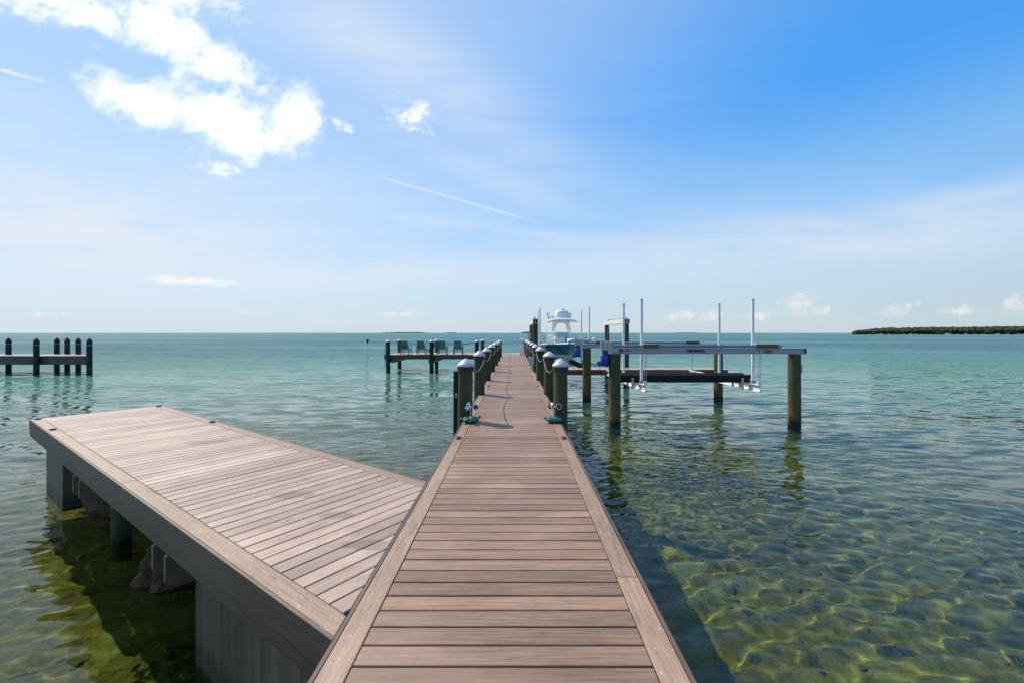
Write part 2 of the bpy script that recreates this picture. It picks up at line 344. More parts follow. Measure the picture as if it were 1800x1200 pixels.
# ------------------------------------------------------------------ mesh builder
class MB:
    def __init__(s): s.v = []; s.f = []
    def add(s, vs, fs):
        o = len(s.v); s.v += [tuple(p) for p in vs]; s.f += [tuple(i + o for i in f) for f in fs]; return s
    def box(s, c, d, rz=0.0, M=None):
        x, y, z = (k / 2 for k in d)
        vs = [Vector((sx * x, sy * y, sz * z)) for sz in (-1, 1) for sy in (-1, 1) for sx in (-1, 1)]
        m = M or Matrix.Rotation(rz, 3, 'Z')
        return s.add([m @ q + Vector(c) for q in vs], [(0, 2, 3, 1), (4, 5, 7, 6), (0, 1, 5, 4), (2, 6, 7, 3), (0, 4, 6, 2), (1, 3, 7, 5)])
    def bar(s, p, q, w, h=None, up=(0, 0, 1)):
        p, q = Vector(p), Vector(q); h = h or w; a = (q - p); L = a.length; a.normalize()
        b = a.cross(Vector(up));  b = b if b.length > 1e-4 else a.cross(Vector((0, 1, 0)))
        b.normalize(); c = b.cross(a)
        M = Matrix((a, b, c)).transposed()
        return s.box((p + q) / 2, (L, w, h), M=M)
    def rod(s, p, q, r0, r1=None, n=12, cap=True):
        p, q = Vector(p), Vector(q); r1 = r0 if r1 is None else r1; a = (q - p).normalized()
        b = a.cross(Vector((0, 0, 1))); b = b if b.length > 1e-3 else a.cross(Vector((1, 0, 0)))
        b.normalize(); c = a.cross(b); vs = []
        for P, r in ((p, r0), (q, r1)):
            vs += [P + (b * math.cos(2 * math.pi * k / n) + c * math.sin(2 * math.pi * k / n)) * r for k in range(n)]
        fs = [(k, (k + 1) % n, n + (k + 1) % n, n + k) for k in range(n)]
        if cap: fs += [tuple(range(n))[::-1], tuple(range(n, 2 * n))]
        return s.add(vs, fs)
    def tube(s, pts, r, n=8):
        pts = [Vector(p) for p in pts]; rings = []
        for i, p in enumerate(pts):
            a = (pts[min(i + 1, len(pts) - 1)] - pts[max(i - 1, 0)]).normalized()
            b = a.cross(Vector((0, 0, 1))); b = b if b.length > 0.05 else a.cross(Vector((1, 0, 0)))
            b.normalize(); c = b.cross(a)
            rings.append([p + (b * math.cos(2 * math.pi * k / n) + c * math.sin(2 * math.pi * k / n)) * r for k in range(n)])
        vs = [q for ring in rings for q in ring]; fs = []
        for i in range(len(pts) - 1):
            for k in range(n):
                fs.append((i * n + k, i * n + (k + 1) % n, (i + 1) * n + (k + 1) % n, (i + 1) * n + k))
        fs += [tuple(range(n))[::-1], tuple(range((len(pts) - 1) * n, len(pts) * n))]
        return s.add(vs, fs)
    def lathe(s, prof, n=24, c=(0, 0, 0)):
        vs = []; fs = []
        for r, z in prof:
            vs += [(c[0] + r * math.cos(2 * math.pi * k / n), c[1] + r * math.sin(2 * math.pi * k / n), c[2] + z) for k in range(n)]
        for i in range(len(prof) - 1):
            for k in range(n):
                fs.append((i * n + k, i * n + (k + 1) % n, (i + 1) * n + (k + 1) % n, (i + 1) * n + k))
        fs += [tuple(range(n))[::-1], tuple(range((len(prof) - 1) * n, len(prof) * n))]
        return s.add(vs, fs)
    def prism(s, poly, z0, z1, ch=0.0):
        """extrude a convex counter-clockwise outline; ch rounds the upper edge over"""
        n = len(poly); P = [Vector((a, b, 0)) for a, b in poly]; cen = sum(P, Vector()) / n
        def inset(k):
            out = []
            for i in range(n):
                e0 = (P[i] - P[i - 1]).normalized(); e1 = (P[(i + 1) % n] - P[i]).normalized()
                n0 = Vector((-e0.y, e0.x, 0)); n1 = Vector((-e1.y, e1.x, 0)); m = (n0 + n1); m = m / max(0.3, m.length_squared) * 2
                out.append(P[i] + m * k)
            return out
        rings = [[(p.x, p.y, z0) for p in P]]
        if ch: rings += [[(p.x, p.y, z1 - ch) for p in P], [(p.x, p.y, z1) for p in inset(ch)]]
        else: rings += [[(p.x, p.y, z1) for p in P]]
        vs = [q for r_ in rings for q in r_]; fs = [tuple(range(n))[::-1], tuple(range((len(rings) - 1) * n, len(rings) * n))]
        for i in range(len(rings) - 1):
            for k in range(n): fs.append((i * n + k, i * n + (k + 1) % n, (i + 1) * n + (k + 1) % n, (i + 1) * n + k))
        return s.add(vs, fs)
    def mesh(s, name, m, smooth=True, angle=35):
        me = bpy.data.meshes.new(name); me.from_pydata(s.v, [], s.f); me.materials.append(MATS[m]); me.update()
        if smooth: me.shade_smooth(); me.set_sharp_from_angle(angle=R(angle))
        return me
    def build(s, name, m, parent=None, loc=(0, 0, 0), rz=0.0, smooth=True, angle=35):
        return link(name, s.mesh(name, m, smooth, angle), parent, loc, rz)
def link(name, me, parent=None, loc=(0, 0, 0), rz=0.0):
    o = bpy.data.objects.new(name, me); COL.objects.link(o); o.parent = parent
    o.location = loc; o.rotation_euler = (0, 0, rz) if not isinstance(rz, tuple) else rz
    return o
def tag(o, label, cat=None, group=None, kind=None):
    o['label'] = label
    if cat: o['category'] = cat
    if group: o['group'] = group
    if kind: o['kind'] = kind
    return o
def thing(name, label, cat, loc=(0, 0, 0), rz=0.0, group=None):
    return tag(link(name, None, None, loc, rz), label, cat, group)
def board(L, wd, th, ch=0.004):
    """board lying along local X, top face at z = 0"""
    return MB().prism([(-L / 2, -wd / 2), (L / 2, -wd / 2), (L / 2, wd / 2), (-L / 2, wd / 2)], -th, 0, ch)

DECK = 1.35
PITCH = 0.14595; PW = 0.1345

# ------------------------------------------------------------------ water and seabed
def axis(a, b, step, lo, hi, grow=1.045):
    mid = list(np.arange(a, b, step)); out = []; s = step; x = b
    right = []
    while x < hi: right.append(x); s *= grow; x += s
    left = []; s = step; x = a
    while x > lo: s *= grow; x -= s; left.append(x)
    return np.array(left[::-1] + mid + right)
def sheet(name, xs, ys, zf, m):
    X, Y = np.meshgrid(xs, ys); Z = zf(X, Y)
    co = np.stack([X, Y, Z], -1).reshape(-1, 3).astype(np.float32); nx, ny = len(xs), len(ys)
    i = np.arange(nx * ny).reshape(ny, nx)
    fa = np.stack([i[:-1, :-1], i[:-1, 1:], i[1:, 1:], i[1:, :-1]], -1).reshape(-1, 4)
    me = bpy.data.meshes.new(name); nf = len(fa)
    me.vertices.add(len(co)); me.vertices.foreach_set('co', co.ravel())
    me.loops.add(nf * 4); me.loops.foreach_set('vertex_index', fa.ravel().astype(np.int32))
    me.polygons.add(nf); me.polygons.foreach_set('loop_start', (np.arange(nf) * 4).astype(np.int32))
    me.update(calc_edges=True); me.shade_smooth(); me.materials.append(m)
    return link(name, me)
rng = np.random.default_rng(5)
WAVES = []
for k in range(90):
    L = 0.15 * (4.4 ** rng.random()); a = R(100) + rng.normal(0, 0.62)
    WAVES.append((2 * np.pi / L * math.cos(a), 2 * np.pi / L * math.sin(a), rng.uniform(0, 6.28), 0.00125 * L ** 0.65, L))
xs = axis(-9.0, 9.5, 0.045, -16000, 16000); ys = axis(1.3, 13.0, 0.045, -60, 24000)
def water_z(X, Y):
    sx = np.gradient(xs)[None, :] + 0 * X; sy = np.gradient(ys)[:, None] + 0 * X
    sp = np.maximum(sx, sy); Z = np.zeros_like(X)
    gust = 0.75 + 0.35 * np.sin(X * 0.21 + Y * 0.13) * np.sin(Y * 0.17 - X * 0.08 + 1.0)
    for kx, ky, ph, A, L in WAVES:
        fade = np.clip((L / sp - 2.6) / 2.2, 0, 1)
        if fade.max() <= 0: continue
        Z += A * fade * np.sin(kx * X + ky * Y + ph)
    return Z * gust
def water_mat():
    m = bpy.data.materials.new('sea_water'); m.use_nodes = True; N = NT(m.node_tree); N.n.clear()
    out = N.new('ShaderNodeOutputMaterial'); geo = N.new('ShaderNodeNewGeometry').outputs['Position']; x, y, z = N.sep(geo)
    g2 = N.comb(x, y)
    dist = N.vmath('LENGTH', N.map(g2, scale=(0.75, 1, 1)))
    # wind ripples beyond the modelled waves: slopes taken straight from noise so that they do not average out with distance
    def slopes(rot, sx, sy, scale, det):
        n_ = N.new('ShaderNodeTexNoise'); N.put(n_.inputs['Vector'], N.map(g2, rot=(0, 0, R(rot)), scale=(sx, sy, 1)))
        n_.inputs['Scale'].default_value = scale; n_.inputs['Detail'].default_value = det; n_.inputs['Roughness'].default_value = 0.62
        return N.vmath('SUBTRACT', n_.outputs['Color'], (0.5, 0.5, 0.5))
    gust = N.math('ADD', 0.65, N.math('MULTIPLY', N.noise(N.map(g2, scale=(0.5, 1.4, 1)), 0.035, 3, 0.6), 0.8))
    sl = N.vmath('ADD', N.vmath('MULTIPLY', slopes(-6, 0.45, 1.3, 2.3, 3), (0.5, 0.85, 0)), N.vmath('MULTIPLY', slopes(8, 0.4, 1.2, 0.45, 3), (0.2, 0.4, 0)))
    k_ = N.math('MULTIPLY', N.ramp(dist, 6, 17), gust)
    gn = N.new('ShaderNodeNewGeometry').outputs['Normal']
    lean = N.comb(0.0, N.math('MULTIPLY', N.ramp(dist, 16, 90), -0.11), 0.0)      # normals tilted shorewards so that far water reflects higher, bluer sky
    nrm = N.vmath('NORMALIZE', N.vmath('ADD', N.vmath('ADD', gn, lean), N.vmath('MULTIPLY', sl, N.comb(k_, k_, 0.0))))
    fr = N.new('ShaderNodeFresnel'); fr.inputs['IOR'].default_value = 1.333; N.l.new(nrm, fr.inputs['Normal'])
    # unresolved wave slopes keep a far sea from ever turning into a full mirror
    cap = N.math('SUBTRACT', 1.0, N.math('MULTIPLY', N.ramp(dist, 6, 50), 0.64))
    refl = N.math('MINIMUM', N.math('MULTIPLY', fr.outputs[0], cap), 0.60)
    gl = N.new('ShaderNodeBsdfGlossy'); N.put(gl.inputs['Roughness'], N.math('MULTIPLY', N.ramp(dist, 20, 200), 0.15)); N.l.new(nrm, gl.inputs['Normal'])
    gl.inputs['Color'].default_value = (1, 1, 1, 1)
    rf = N.new('ShaderNodeBsdfRefraction'); rf.inputs['IOR'].default_value = 1.333; rf.inputs['Roughness'].default_value = 0.0
    rf.inputs['Color'].default_value = (0.78, 0.93, 0.64, 1)
    df = N.new('ShaderNodeBsdfDiffuse')
    banks = N.noise(N.map(g2, scale=(0.35, 1.6, 1)), 0.012, 4, 0.55)
    tc = N.mix(N.ramp(banks, 0.40, 0.62), (0.030, 0.112, 0.126), (0.074, 0.205, 0.202))
    tc = N.mix(N.ramp(y, 80, 20), tc, (0.080, 0.215, 0.165))
    N.put(df.inputs['Color'], tc)
    body = N.new('ShaderNodeMixShader')
    N.put(body.inputs[0], N.math('MULTIPLY', N.ramp(dist, 7, 38), 0.93))
    N.l.new(rf.outputs[0], body.inputs[1]); N.l.new(df.outputs[0], body.inputs[2])
    mx = N.new('ShaderNodeMixShader'); N.l.new(refl, mx.inputs[0]); N.l.new(body.outputs[0], mx.inputs[1]); N.l.new(gl.outputs[0], mx.inputs[2])
    N.l.new(mx.outputs[0], out.inputs[0])
    return m
water = sheet('water', xs, ys, water_z, water_mat())
tag(water, 'clear green to turquoise sea water with small ripples', kind='structure')
water.cycles.is_caustics_caster = True
bx = axis(-14, 16, 0.22, -400, 400, 1.12); by = axis(-2, 24, 0.22, -70, 500, 1.12)
def bed_z(X, Y):
    Z = -0.72 - 0.022 * np.clip(Y - 3, 0, 60) - 0.02 * np.clip(np.abs(X) - 4, 0, 40)
    H = np.array([[mnoise.fractal(Vector((a * 0.9, b * 0.9, 3.1)), 1.0, 2.1, 5) for a in bx] for b in by])
    return Z + 0.09 * H
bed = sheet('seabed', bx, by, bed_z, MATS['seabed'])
tag(bed, 'mottled olive and sandy seabed showing through the shallow water', kind='structure')

def bed_at(x, y):
    j = min(max(np.searchsorted(by, y), 0), len(by) - 1); i = min(max(np.searchsorted(bx, x), 0), len(bx) - 1)
    return bed.data.vertices[int(j) * len(bx) + int(i)].co.z
sb = MB()
for k in range(4600):
    x = random.choice((-1, 1)) * random.uniform(0.8, 13) if k % 3 else random.uniform(1.0, 9.0); y = random.uniform(1.8, 15)
    if mnoise.noise(Vector((x * 0.5, y * 0.5, 8))) < -0.12: continue
    r_ = 0.018 + 0.05 * random.random() ** 2.6; n = 7; vs = []; sd_ = random.uniform(0, 50); z0_ = bed_at(x, y) + r_ * 0.15
    for j in range(5):
        ph = math.pi * j / 4
        for i in range(n):
            a = 2 * math.pi * i / n; dd = Vector((math.sin(ph) * math.cos(a), math.sin(ph) * math.sin(a), math.cos(ph) * 0.6)); kk = 1 + 0.5 * mnoise.noise(dd * 1.7 + Vector((sd_, 0, 0)))
            vs.append((x + dd.x * r_ * kk, y + dd.y * r_ * kk, z0_ + dd.z * r_ * kk))
    sb.add(vs, [(j * n + i, (j + 1) * n + i, (j + 1) * n + (i + 1) % n, j * n + (i + 1) % n) for j in range(4) for i in range(n)])
tag(sb.build('seabed_stones', 'bed_stone', None, angle=180), 'small dark stones and weed clumps strewn over the shallow seabed', 'stones', kind='stuff')

# ------------------------------------------------------------------ main walkway
XL, XR = -0.961, 0.843
Y0, Y1 = -1.55, 33.15
G = 'walkway pilings with white cone caps'
dock = thing('walkway_dock', 'long brown composite walkway running straight out over the water', 'dock', (0, 0, DECK))
FT = 0.022
pl_x0, pl_x1 = XL + FT + 0.003 + 0.14 + 0.005, XR - FT - 0.003 - 0.14 - 0.005
pm = board(pl_x1 - pl_x0, PW, 0.025).mesh('plank', 'deck')
y = 2.158 - 26 * PITCH + PITCH / 2
while y < Y1 - 0.05:
    o = link('plank', pm, dock, ((pl_x0 + pl_x1) / 2, y, random.uniform(-0.0012, 0.0012)), random.uniform(-0.0012, 0.0012))
    y += PITCH
for side, xc in ((-1, XL + FT + 0.003 + 0.07), (1, XR - FT - 0.003 - 0.07)):
    y = Y0; k = 0
    while y < Y1 - 0.1:
        L = min(4.88 if k else (3.1 if side < 0 else 4.5), Y1 - y)
        board(L - 0.003, 0.139, 0.025).build('border_board', 'border', dock, (xc, y + L / 2, 0.001), R(90))
        y += L; k += 1
    xf = XL + FT / 2 if side < 0 else XR - FT / 2
    y = Y0
    while y < Y1 - 0.1:
        L = min(4.88, Y1 - y)
        MB().box((0, 0, -0.14), (L - 0.003, FT, 0.284)).build('fascia_board', 'fascia', dock, (xf, y + L / 2, 0.0), R(90))
        y += L
for xc in (XL + 0.07, -0.33, 0.22, XR - 0.07):
    MB().box((0, 0, -0.15), (Y1 - Y0, 0.045, 0.235)).build('stringer', 'timber', dock, (xc, (Y0 + Y1) / 2, 0), R(90))

def piling(x, y, top, r, label, m='pile', cap=True, group=G, bottom=-1.6, name='piling', cr=None, flat=False):
    t = thing(name, label, 'piling', (x, y, 0), 0, group)
    n = 22; b = MB(); prof = []
    zs = [bottom + (top - bottom) * k / 14 for k in range(15)]
    vs = []; ph = random.uniform(0, 50)
    for z in zs:
        for k in range(n):
            a = 2 * math.pi * k / n
            rr = r * (1.03 - 0.05 * (z - bottom) / (top - bottom)) * (1 + 0.035 * mnoise.noise(Vector((math.cos(a) * 1.5 + ph, math.sin(a) * 1.5, z * 0.8))))
            vs.append((rr * math.cos(a), rr * math.sin(a), z))
    fs = [(i * n + k, i * n + (k + 1) % n, (i + 1) * n + (k + 1) % n, (i + 1) * n + k) for i in range(14) for k in range(n)]
    fs += [tuple(range(14 * n, 15 * n))]
    b.add(vs, fs).build('shaft', m, t)
    t.rotation_euler = (random.uniform(-0.009, 0.009), random.uniform(-0.009, 0.009), random.uniform(0, 6)) if cap else (0, 0, random.uniform(0, 0.3))
    if cap:
        c = cr or r * 1.13
        MB().lathe([(c * 0.97, -0.075), (c * 1.0, -0.07), (c * 1.0, 0.0), (c * 0.9, 0.004)], 26).build('cap_band', 'black_rubber', t, (0, 0, top))
        MB().lathe([(c * 0.98, 0.0), (c * 1.02, 0.004), (c * 1.02, 0.028), (c * 0.97, 0.042), (c * 0.55, 0.098), (c * 0.28, 0.132), (c * 0.12, 0.144), (c * 0.02, 0.148)], 26).build('cone_cap', 'cap_white', t, (0, 0, top + 0.003))
    return t
ORD = ['first', 'second', 'third', 'fourth', 'fifth', 'sixth', 'seventh', 'eighth']
PT = DECK + 0.99
LY = [8.25, 11.75, 15.2, 18.7, 22.2, 25.7, 29.2]
RY = [8.2, 11.75, 15.2, 18.7, 22.2, 25.6, 29.0, 31.6]
LXP = [-0.94, -0.95, -0.965, -0.97, -0.975, -0.985, -1.0]
RXP = [0.85, 0.90, 0.885, 0.88, 0.87, 0.87, 0.865, 0.86]
LP, RP = [], []
for k, (x, y) in enumerate(zip(LXP, LY)):
    extra = ' with a cup spinner at its foot' if k == 0 else ''
    piling(x, y, PT + random.uniform(-0.02, 0.02), 0.143 if k else 0.138, f'{ORD[k]} white capped piling along the walkway left edge{extra}'); LP.append((x, y))
for k, (x, y) in enumerate(zip(RXP, RY)):
    extra = ' with a cup spinner at its foot' if k == 0 else (' carrying a grey box' if k == 3 else '')
    piling(x, y, PT + random.uniform(-0.02, 0.02), 0.143 if k else 0.13, f'{ORD[k]} white capped piling along the walkway right edge{extra}'); RP.append((x, y))

def rope_run(name, pts, sag, label, m='rope', r=0.0105, group=None):
    path = []
    for (a, b_) in zip(pts[:-1], pts[1:]):
        a, b_ = Vector(a), Vector(b_)
        for k in range(14):
            t = k / 14; p = a.lerp(b_, t); p.z -= 4 * sag * t * (1 - t) * random.uniform(0.98, 1.02); path.append(p)
    path.append(Vector(pts[-1]))
    return tag(MB().tube(path, r, 7).build(name, m), label, 'rope', group)
RG = 'ropes strung between pilings'
rope_run('rope', [(x + 0.145, y, PT - 0.035) for x, y in LP], 0.17, 'sagging pale rope strung through the walkway left pilings', group=RG)
rope_run('rope', [(x - 0.145, y, PT - 0.035) for x, y in RP], 0.19, 'sagging pale rope strung through the walkway right pilings', group=RG)

# dark square timber standing beside the first left piling
t = thing('fender_post', 'dark square timber post standing behind the first left walkway piling', 'post', (-1.105, 8.42, 0))
MB().box((0, 0, 0.45), (0.10, 0.15, 3.6)).build('post_body', 'pile_dark', t)
MB().box((0.0, -0.08, 1.8), (0.03, 0.012, 0.1)).build('bolt_plate', 'steel', t)

# deck lights: low oval marker lights screwed to the border boards
def deck_light(x, y, rz, label):
    t = thing('deck_light', label, 'deck light', (x, y, DECK + 0.0015), rz, 'small marker lights on the decks')
    pr = []
    for k in range(20):
        a = 2 * math.pi * k / 20; pr.append((0.062 * math.copysign(abs(math.cos(a)) ** 0.8, math.cos(a)), 0.045 * math.copysign(abs(math.sin(a)) ** 0.8, math.sin(a))))
    MB().prism(pr, 0, 0.024, 0.008).build('housing', 'dark_plastic', t)
    MB().prism([(a * 0.62, b_ * 0.55) for a, b_ in pr], 0.0235, 0.027, 0.002).build('lens', 'glass_dark', t)
xb, xb2 = XL + FT + 0.072, XR - FT - 0.072
deck_light(xb, 6.83, R(90), 'dark oval light on the walkway left border just short of the spinner')
deck_light(xb2, 6.83, R(90), 'dark oval light on the walkway right border just short of the spinner')
deck_light(xb + 0.05, 13.6, R(90), 'dark oval light on the walkway left border past the second piling')
deck_light(xb2 - 0.05, 13.6, R(90), 'dark oval light on the walkway right border past the second piling')
deck_light(xb + 0.05, 20.4, R(90), 'dark oval light on the walkway left border past the fourth piling')
deck_light(xb2 - 0.05, 20.4, R(90), 'dark oval light on the walkway right border past the fourth piling')

# bird spinners: three cups on a stake set in a green sandbag
def spinner(x, y, rz, label, flip):
    t = thing('cup_spinner', label, 'spinner', (x, y, DECK + 0.003), 0, 'cup spinners on sandbags')
    nu, nv = 40, 14; vs = []
    for j in range(nv + 1):
        ph = -math.pi / 2 + math.pi * j / nv
        for i in range(nu):
            a = 2 * math.pi * i / nu
            sq = 1.0 / max(abs(math.cos(a)), abs(math.sin(a)))            # square pillow with pulled corners
            corner = (sq - 1) / 0.414
            rr = 0.125 * sq * (1 + 0.12 * corner) * max(0.0, math.cos(ph)) ** 0.6
            th = (1 - 0.72 * corner ** 1.5)
            h = 0.058 + (0.058 * th * math.sin(ph) if ph > 0 else 0.056 * th * math.sin(ph))
            h += 0.016 * math.cos(ph) * mnoise.noise(Vector((math.cos(a) * 3, math.sin(a) * 3, ph * 1.5 + x * 9)))
            vs.append((rr * math.cos(a) * 1.08, rr * math.sin(a) * 0.9, max(0.001, h)))
    fs = [(j * nu + i, j * nu + (i + 1) % nu, (j + 1) * nu + (i + 1) % nu, (j + 1) * nu + i) for j in range(nv) for i in range(nu)]
    bag = MB().add(vs, fs).build('sandbag', 'bag_green', t, (0, 0, 0), R(6) * flip, angle=80)
    for sg in (-1, 1): MB().rod((sg * 0.13, 0.05 * sg, 0.07), (sg * 0.175, 0.07 * sg, 0.095), 0.014, 0.026, 8).build('tied_corner', 'bag_green', bag)
    MB().tube([(0.002, -0.122, 0.03), (0.002, -0.10, 0.10), (0.0, -0.02, 0.126), (0.0, 0.09, 0.11)], 0.006, 6).build('strap', 'stake_tan', bag)
    MB().rod((0, 0, 0.09), (0, 0, 0.265), 0.015, 0.013, 10).build('stake', 'stake_tan', t)
    hz_ = 0.285
    MB().lathe([(0.012, -0.02), (0.024, -0.014), (0.024, 0.014), (0.012, 0.022)], 12).build('hub', 'arm_mint', t, (0, 0, hz_))
    for k in range(3):
        a = rz + k * 2 * math.pi / 3 * flip; e = Vector((math.cos(a), math.sin(a), 0.0)); tn = Vector((math.sin(a), -math.cos(a), 0.12)) * flip
        if tn.y > 0.9: tn = -tn
        zo = 0.035 if k == 1 else (-0.01 if k == 2 else 0.0)
        c0 = Vector((0, 0, hz_))
        MB().bar(c0, c0 + e * 0.055 + Vector((0, 0, zo)), 0.016, 0.012).build('arm', 'arm_mint', t)
        prof = [(0.004, -0.052), (0.022, -0.047), (0.040, -0.030), (0.049, -0.006), (0.052, 0.004), (0.047, 0.004), (0.040, -0.018), (0.004, -0.040)]
        cup = MB().lathe(prof, 20).build('cup', 'mirror_cup', t, c0 + e * 0.095 + Vector((0, 0, zo)), tuple(tn.to_track_quat('Z', 'Y').to_euler()))
        MB().lathe([(0.046, 0.0), (0.038, -0.016), (0.006, -0.034)], 20).build('cup_lining', 'cup_inside', cup)
spinner(-0.80, 8.02, R(-8), 'three cup spinner on green sandbag at the foot of the first left piling', 1)
spinner(0.71, 8.05, R(12), 'three cup spinner on green sandbag at the foot of the first right piling', -1)

# ------------------------------------------------------------------ side platform
ANG = R(-36.3); ca, sa = math.cos(ANG), math.sin(ANG)
PA = Vector((-0.965, 2.34)) - Vector((ca, sa)) * 10.1
PWID = 2.03
def plat(s, t): return (PA.x + ca * s - sa * t, PA.y + sa * s + ca * t)
def send(t, m=0.004): return (XL - m - PA.x + sa * t) / ca
P = thing('side_platform', 'wide brown composite swim platform angled off the walkway left side', 'platform', (PA.x, PA.y, DECK), ANG)
bd = 0.139
def poly_part(name, m, poly, z0, z1, along, ch=0.004, dz=0.0):
    """polygon in platform coordinates, rebuilt about its own centre with local X along the grain"""
    cx = sum(p[0] for p in poly) / len(poly); cy = sum(p[1] for p in poly) / len(poly)
    c, s_ = math.cos(-along), math.sin(-along)
    q = [((x - cx) * c - (y - cy) * s_, (x - cx) * s_ + (y - cy) * c) for x, y in poly]
    return MB().prism(q, z0, z1, ch).build(name, m, P, (cx, cy, dz), along)
T0, T1 = FT + 0.003 + bd + 0.005, PWID - FT - 0.003 - bd - 0.005
s = FT + 0.002
while True:
    a, b_ = s, s + PW
    if a > send(T0) - 0.03: break
    def tmax(q): return min(T1, (XL - 0.004 - PA.x - ca * q) / -sa)
    ta, tb = tmax(a), tmax(b_)
    if tb <= T0 + 0.005: poly = [(a, T0), (send(T0), T0), (a, ta)]
    elif ta >= T1 and tb < T1: poly = [(a, T0), (b_, T0), (b_, tb), (send(T1), T1), (a, T1)]
    else: poly = [(a, T0), (b_, T0), (b_, tb), (a, ta)]
    poly_part('plank', 'deck_pale', poly, -0.025, 0.0, R(90), dz=random.uniform(-0.001, 0.001)); s += PITCH
for t0 in (FT + 0.003, PWID - FT - 0.003 - bd):
    cuts = [FT + 0.002, 1.12, 6.0, 99] if t0 < 1 else [FT + 0.002, 4.9, 99]
    for a, b_ in zip(cuts[:-1], cuts[1:]):
        poly = [(a, t0), (min(b_ - 0.003, send(t0)), t0), (min(b_ - 0.003, send(t0 + bd)), t0 + bd), (a, t0 + bd)]
        poly_part('border_board', 'border', poly, -0.025, 0.001, 0.0)
for t0 in (0.0, PWID - FT):
    for a, b_ in ((0.0, 3.9), (3.902, 99)):
        poly = [(a, t0), (min(b_, send(t0)), t0), (min(b_, send(t0 + FT)), t0 + FT), (a, t0 + FT)]
        poly_part('fascia_board', 'fascia', poly, -0.188, 0.002, 0.0, 0.003)
        poly_part('lower_fascia', 'fascia', [(x_, y_ + (0.004 if t0 < 1 else -0.004)) for x_, y_ in poly], -0.30, -0.190, 0.0, 0.003)
poly_part('fascia_board', 'fascia', [(0, FT + 0.001), (FT, FT + 0.001), (FT, PWID - FT - 0.001), (0, PWID - FT - 0.001)], -0.30, 0.0, R(90), 0.003)
for t0 in (0.3, 0.75, 1.2, 1.65): poly_part('joist', 'timber', [(0.06, t0), (send(t0 + 0.05) - 0.1, t0), (send(t0 + 0.05) - 0.1, t0 + 0.045), (0.06, t0 + 0.045)], -0.285, -0.03, 0.0, 0.0)
# vertical slat skirts reaching into the water
def skirt(s0, s1, t0, zb, into=False):
    q = s0 if not into else t0; end = s1
    while q < end - 0.02:
        w_ = min(0.137, end - q)
        if not into: sl = MB().box((0, 0, 0), (DECK - 0.30 - zb + 0.04, 0.024, w_)); loc = (q + w_ / 2, t0, 0); rz = (0, R(90), 0)
        else: sl = MB().box((0, 0, 0), (DECK - 0.30 - zb + 0.04, w_, 0.024)); loc = (s0, q + w_ / 2, 0); rz = (0, R(90), 0)
        sl.build('skirt_slat', 'skirt', P, (loc[0], loc[1], -0.26 - (DECK - 0.30 - zb + 0.04) / 2 + random.uniform(-0.004, 0.004)), rz); q += 0.1405
skirt(0.2, 1.68, 0.21, -0.12); skirt(1.70, 1.75, 0.20, -0.12, True)
skirt(7.57, 9.75, 0.22, -0.12)
skirt(7.56, 1.75, 0.24, -0.12, True)
MB().box((0, 0, 0), (1.48, 0.05, 0.09)).build('skirt_rail', 'timber', P, (0.94, 0.25, -0.42))
# doubled pile clamps with dog-eared ends
def clamp(s0):
    b = MB(); L = 2.0; h0, h1, e = -0.66, -0.30, 0.07
    pr = [(0.02, h0 + e), (0.02 + e, h0), (L - e, h0), (L, h0 + e), (L, h1 - e), (L - e, h1), (0.02 + e, h1), (0.02, h1 - e)]
    vs = [(-0.024, y_, z_) for y_, z_ in pr] + [(0.024, y_, z_) for y_, z_ in pr]; n = len(pr)
    b.add(vs, [tuple(range(n))[::-1], tuple(range(n, 2 * n))] + [(k, (k + 1) % n, n + (k + 1) % n, n + k) for k in range(n)])
    b.build('pile_clamp', 'clamp_timber', P, (s0, 0, 0), smooth=False)
for s0 in (3.66, 4.02, 7.08, 7.42): clamp(s0)
for s0, t0, nm in ((3.84, 0.5, 'round green piling under the platform between the doubled clamp boards'),
                   (3.84, 1.6, 'green piling under the platform back edge beside the far boulders'),
                   (7.25, 1.55, 'green piling under the platform close to the walkway skirt'),
                   (0.9, 1.0, 'green piling behind the slatted skirt at the platform outer end')):
    x, y = plat(s0, t0); piling(x, y, DECK - 0.3, 0.115, nm, 'pile_green', False, 'pilings under the side platform')
for s0, t0, rz, nm in ((0.12, 0.10, 0, 'dark oval light on the outer near corner of the side platform'), (1.62, 0.095, 0, 'dark oval light on the near border of the side platform'),
                       (0.12, PWID - 0.10, 0, 'dark oval light on the outer back corner of the side platform'), (3.05, PWID - 0.10, 0, 'dark oval light midway on the back border of the side platform')):
    x, y = plat(s0, t0); deck_light(x, y, ANG + rz, nm)

def boulder(x, y, z, r, sc_, label, seed):
    b = MB(); n = 34; vs = []
    for j in range(n // 2 + 1):
        ph = math.pi * j / (n // 2)
        for i in range(n):
            a = 2 * math.pi * i / n; d_ = Vector((math.sin(ph) * math.cos(a), math.sin(ph) * math.sin(a), math.cos(ph)))
            k = 1 + 0.40 * mnoise.fractal(d_ * 2.0 + Vector((seed * 7.3, 0, 0)), 1.0, 2.0, 5) - 0.30 * abs(mnoise.noise(d_ * 4.5 + Vector((0, seed * 3.1, 0))))
            vs.append((d_.x * r * k * sc_[0], d_.y * r * k * sc_[1], d_.z * r * k * sc_[2]))
    fs = [(j * n + i, (j + 1) * n + i, (j + 1) * n + (i + 1) % n, j * n + (i + 1) % n) for j in range(n // 2) for i in range(n)]
    return tag(b.add(vs, fs).build('coral_boulder', 'coral_rock', None, (x, y, z), angle=180), label, 'boulder', 'boulders under the side platform')
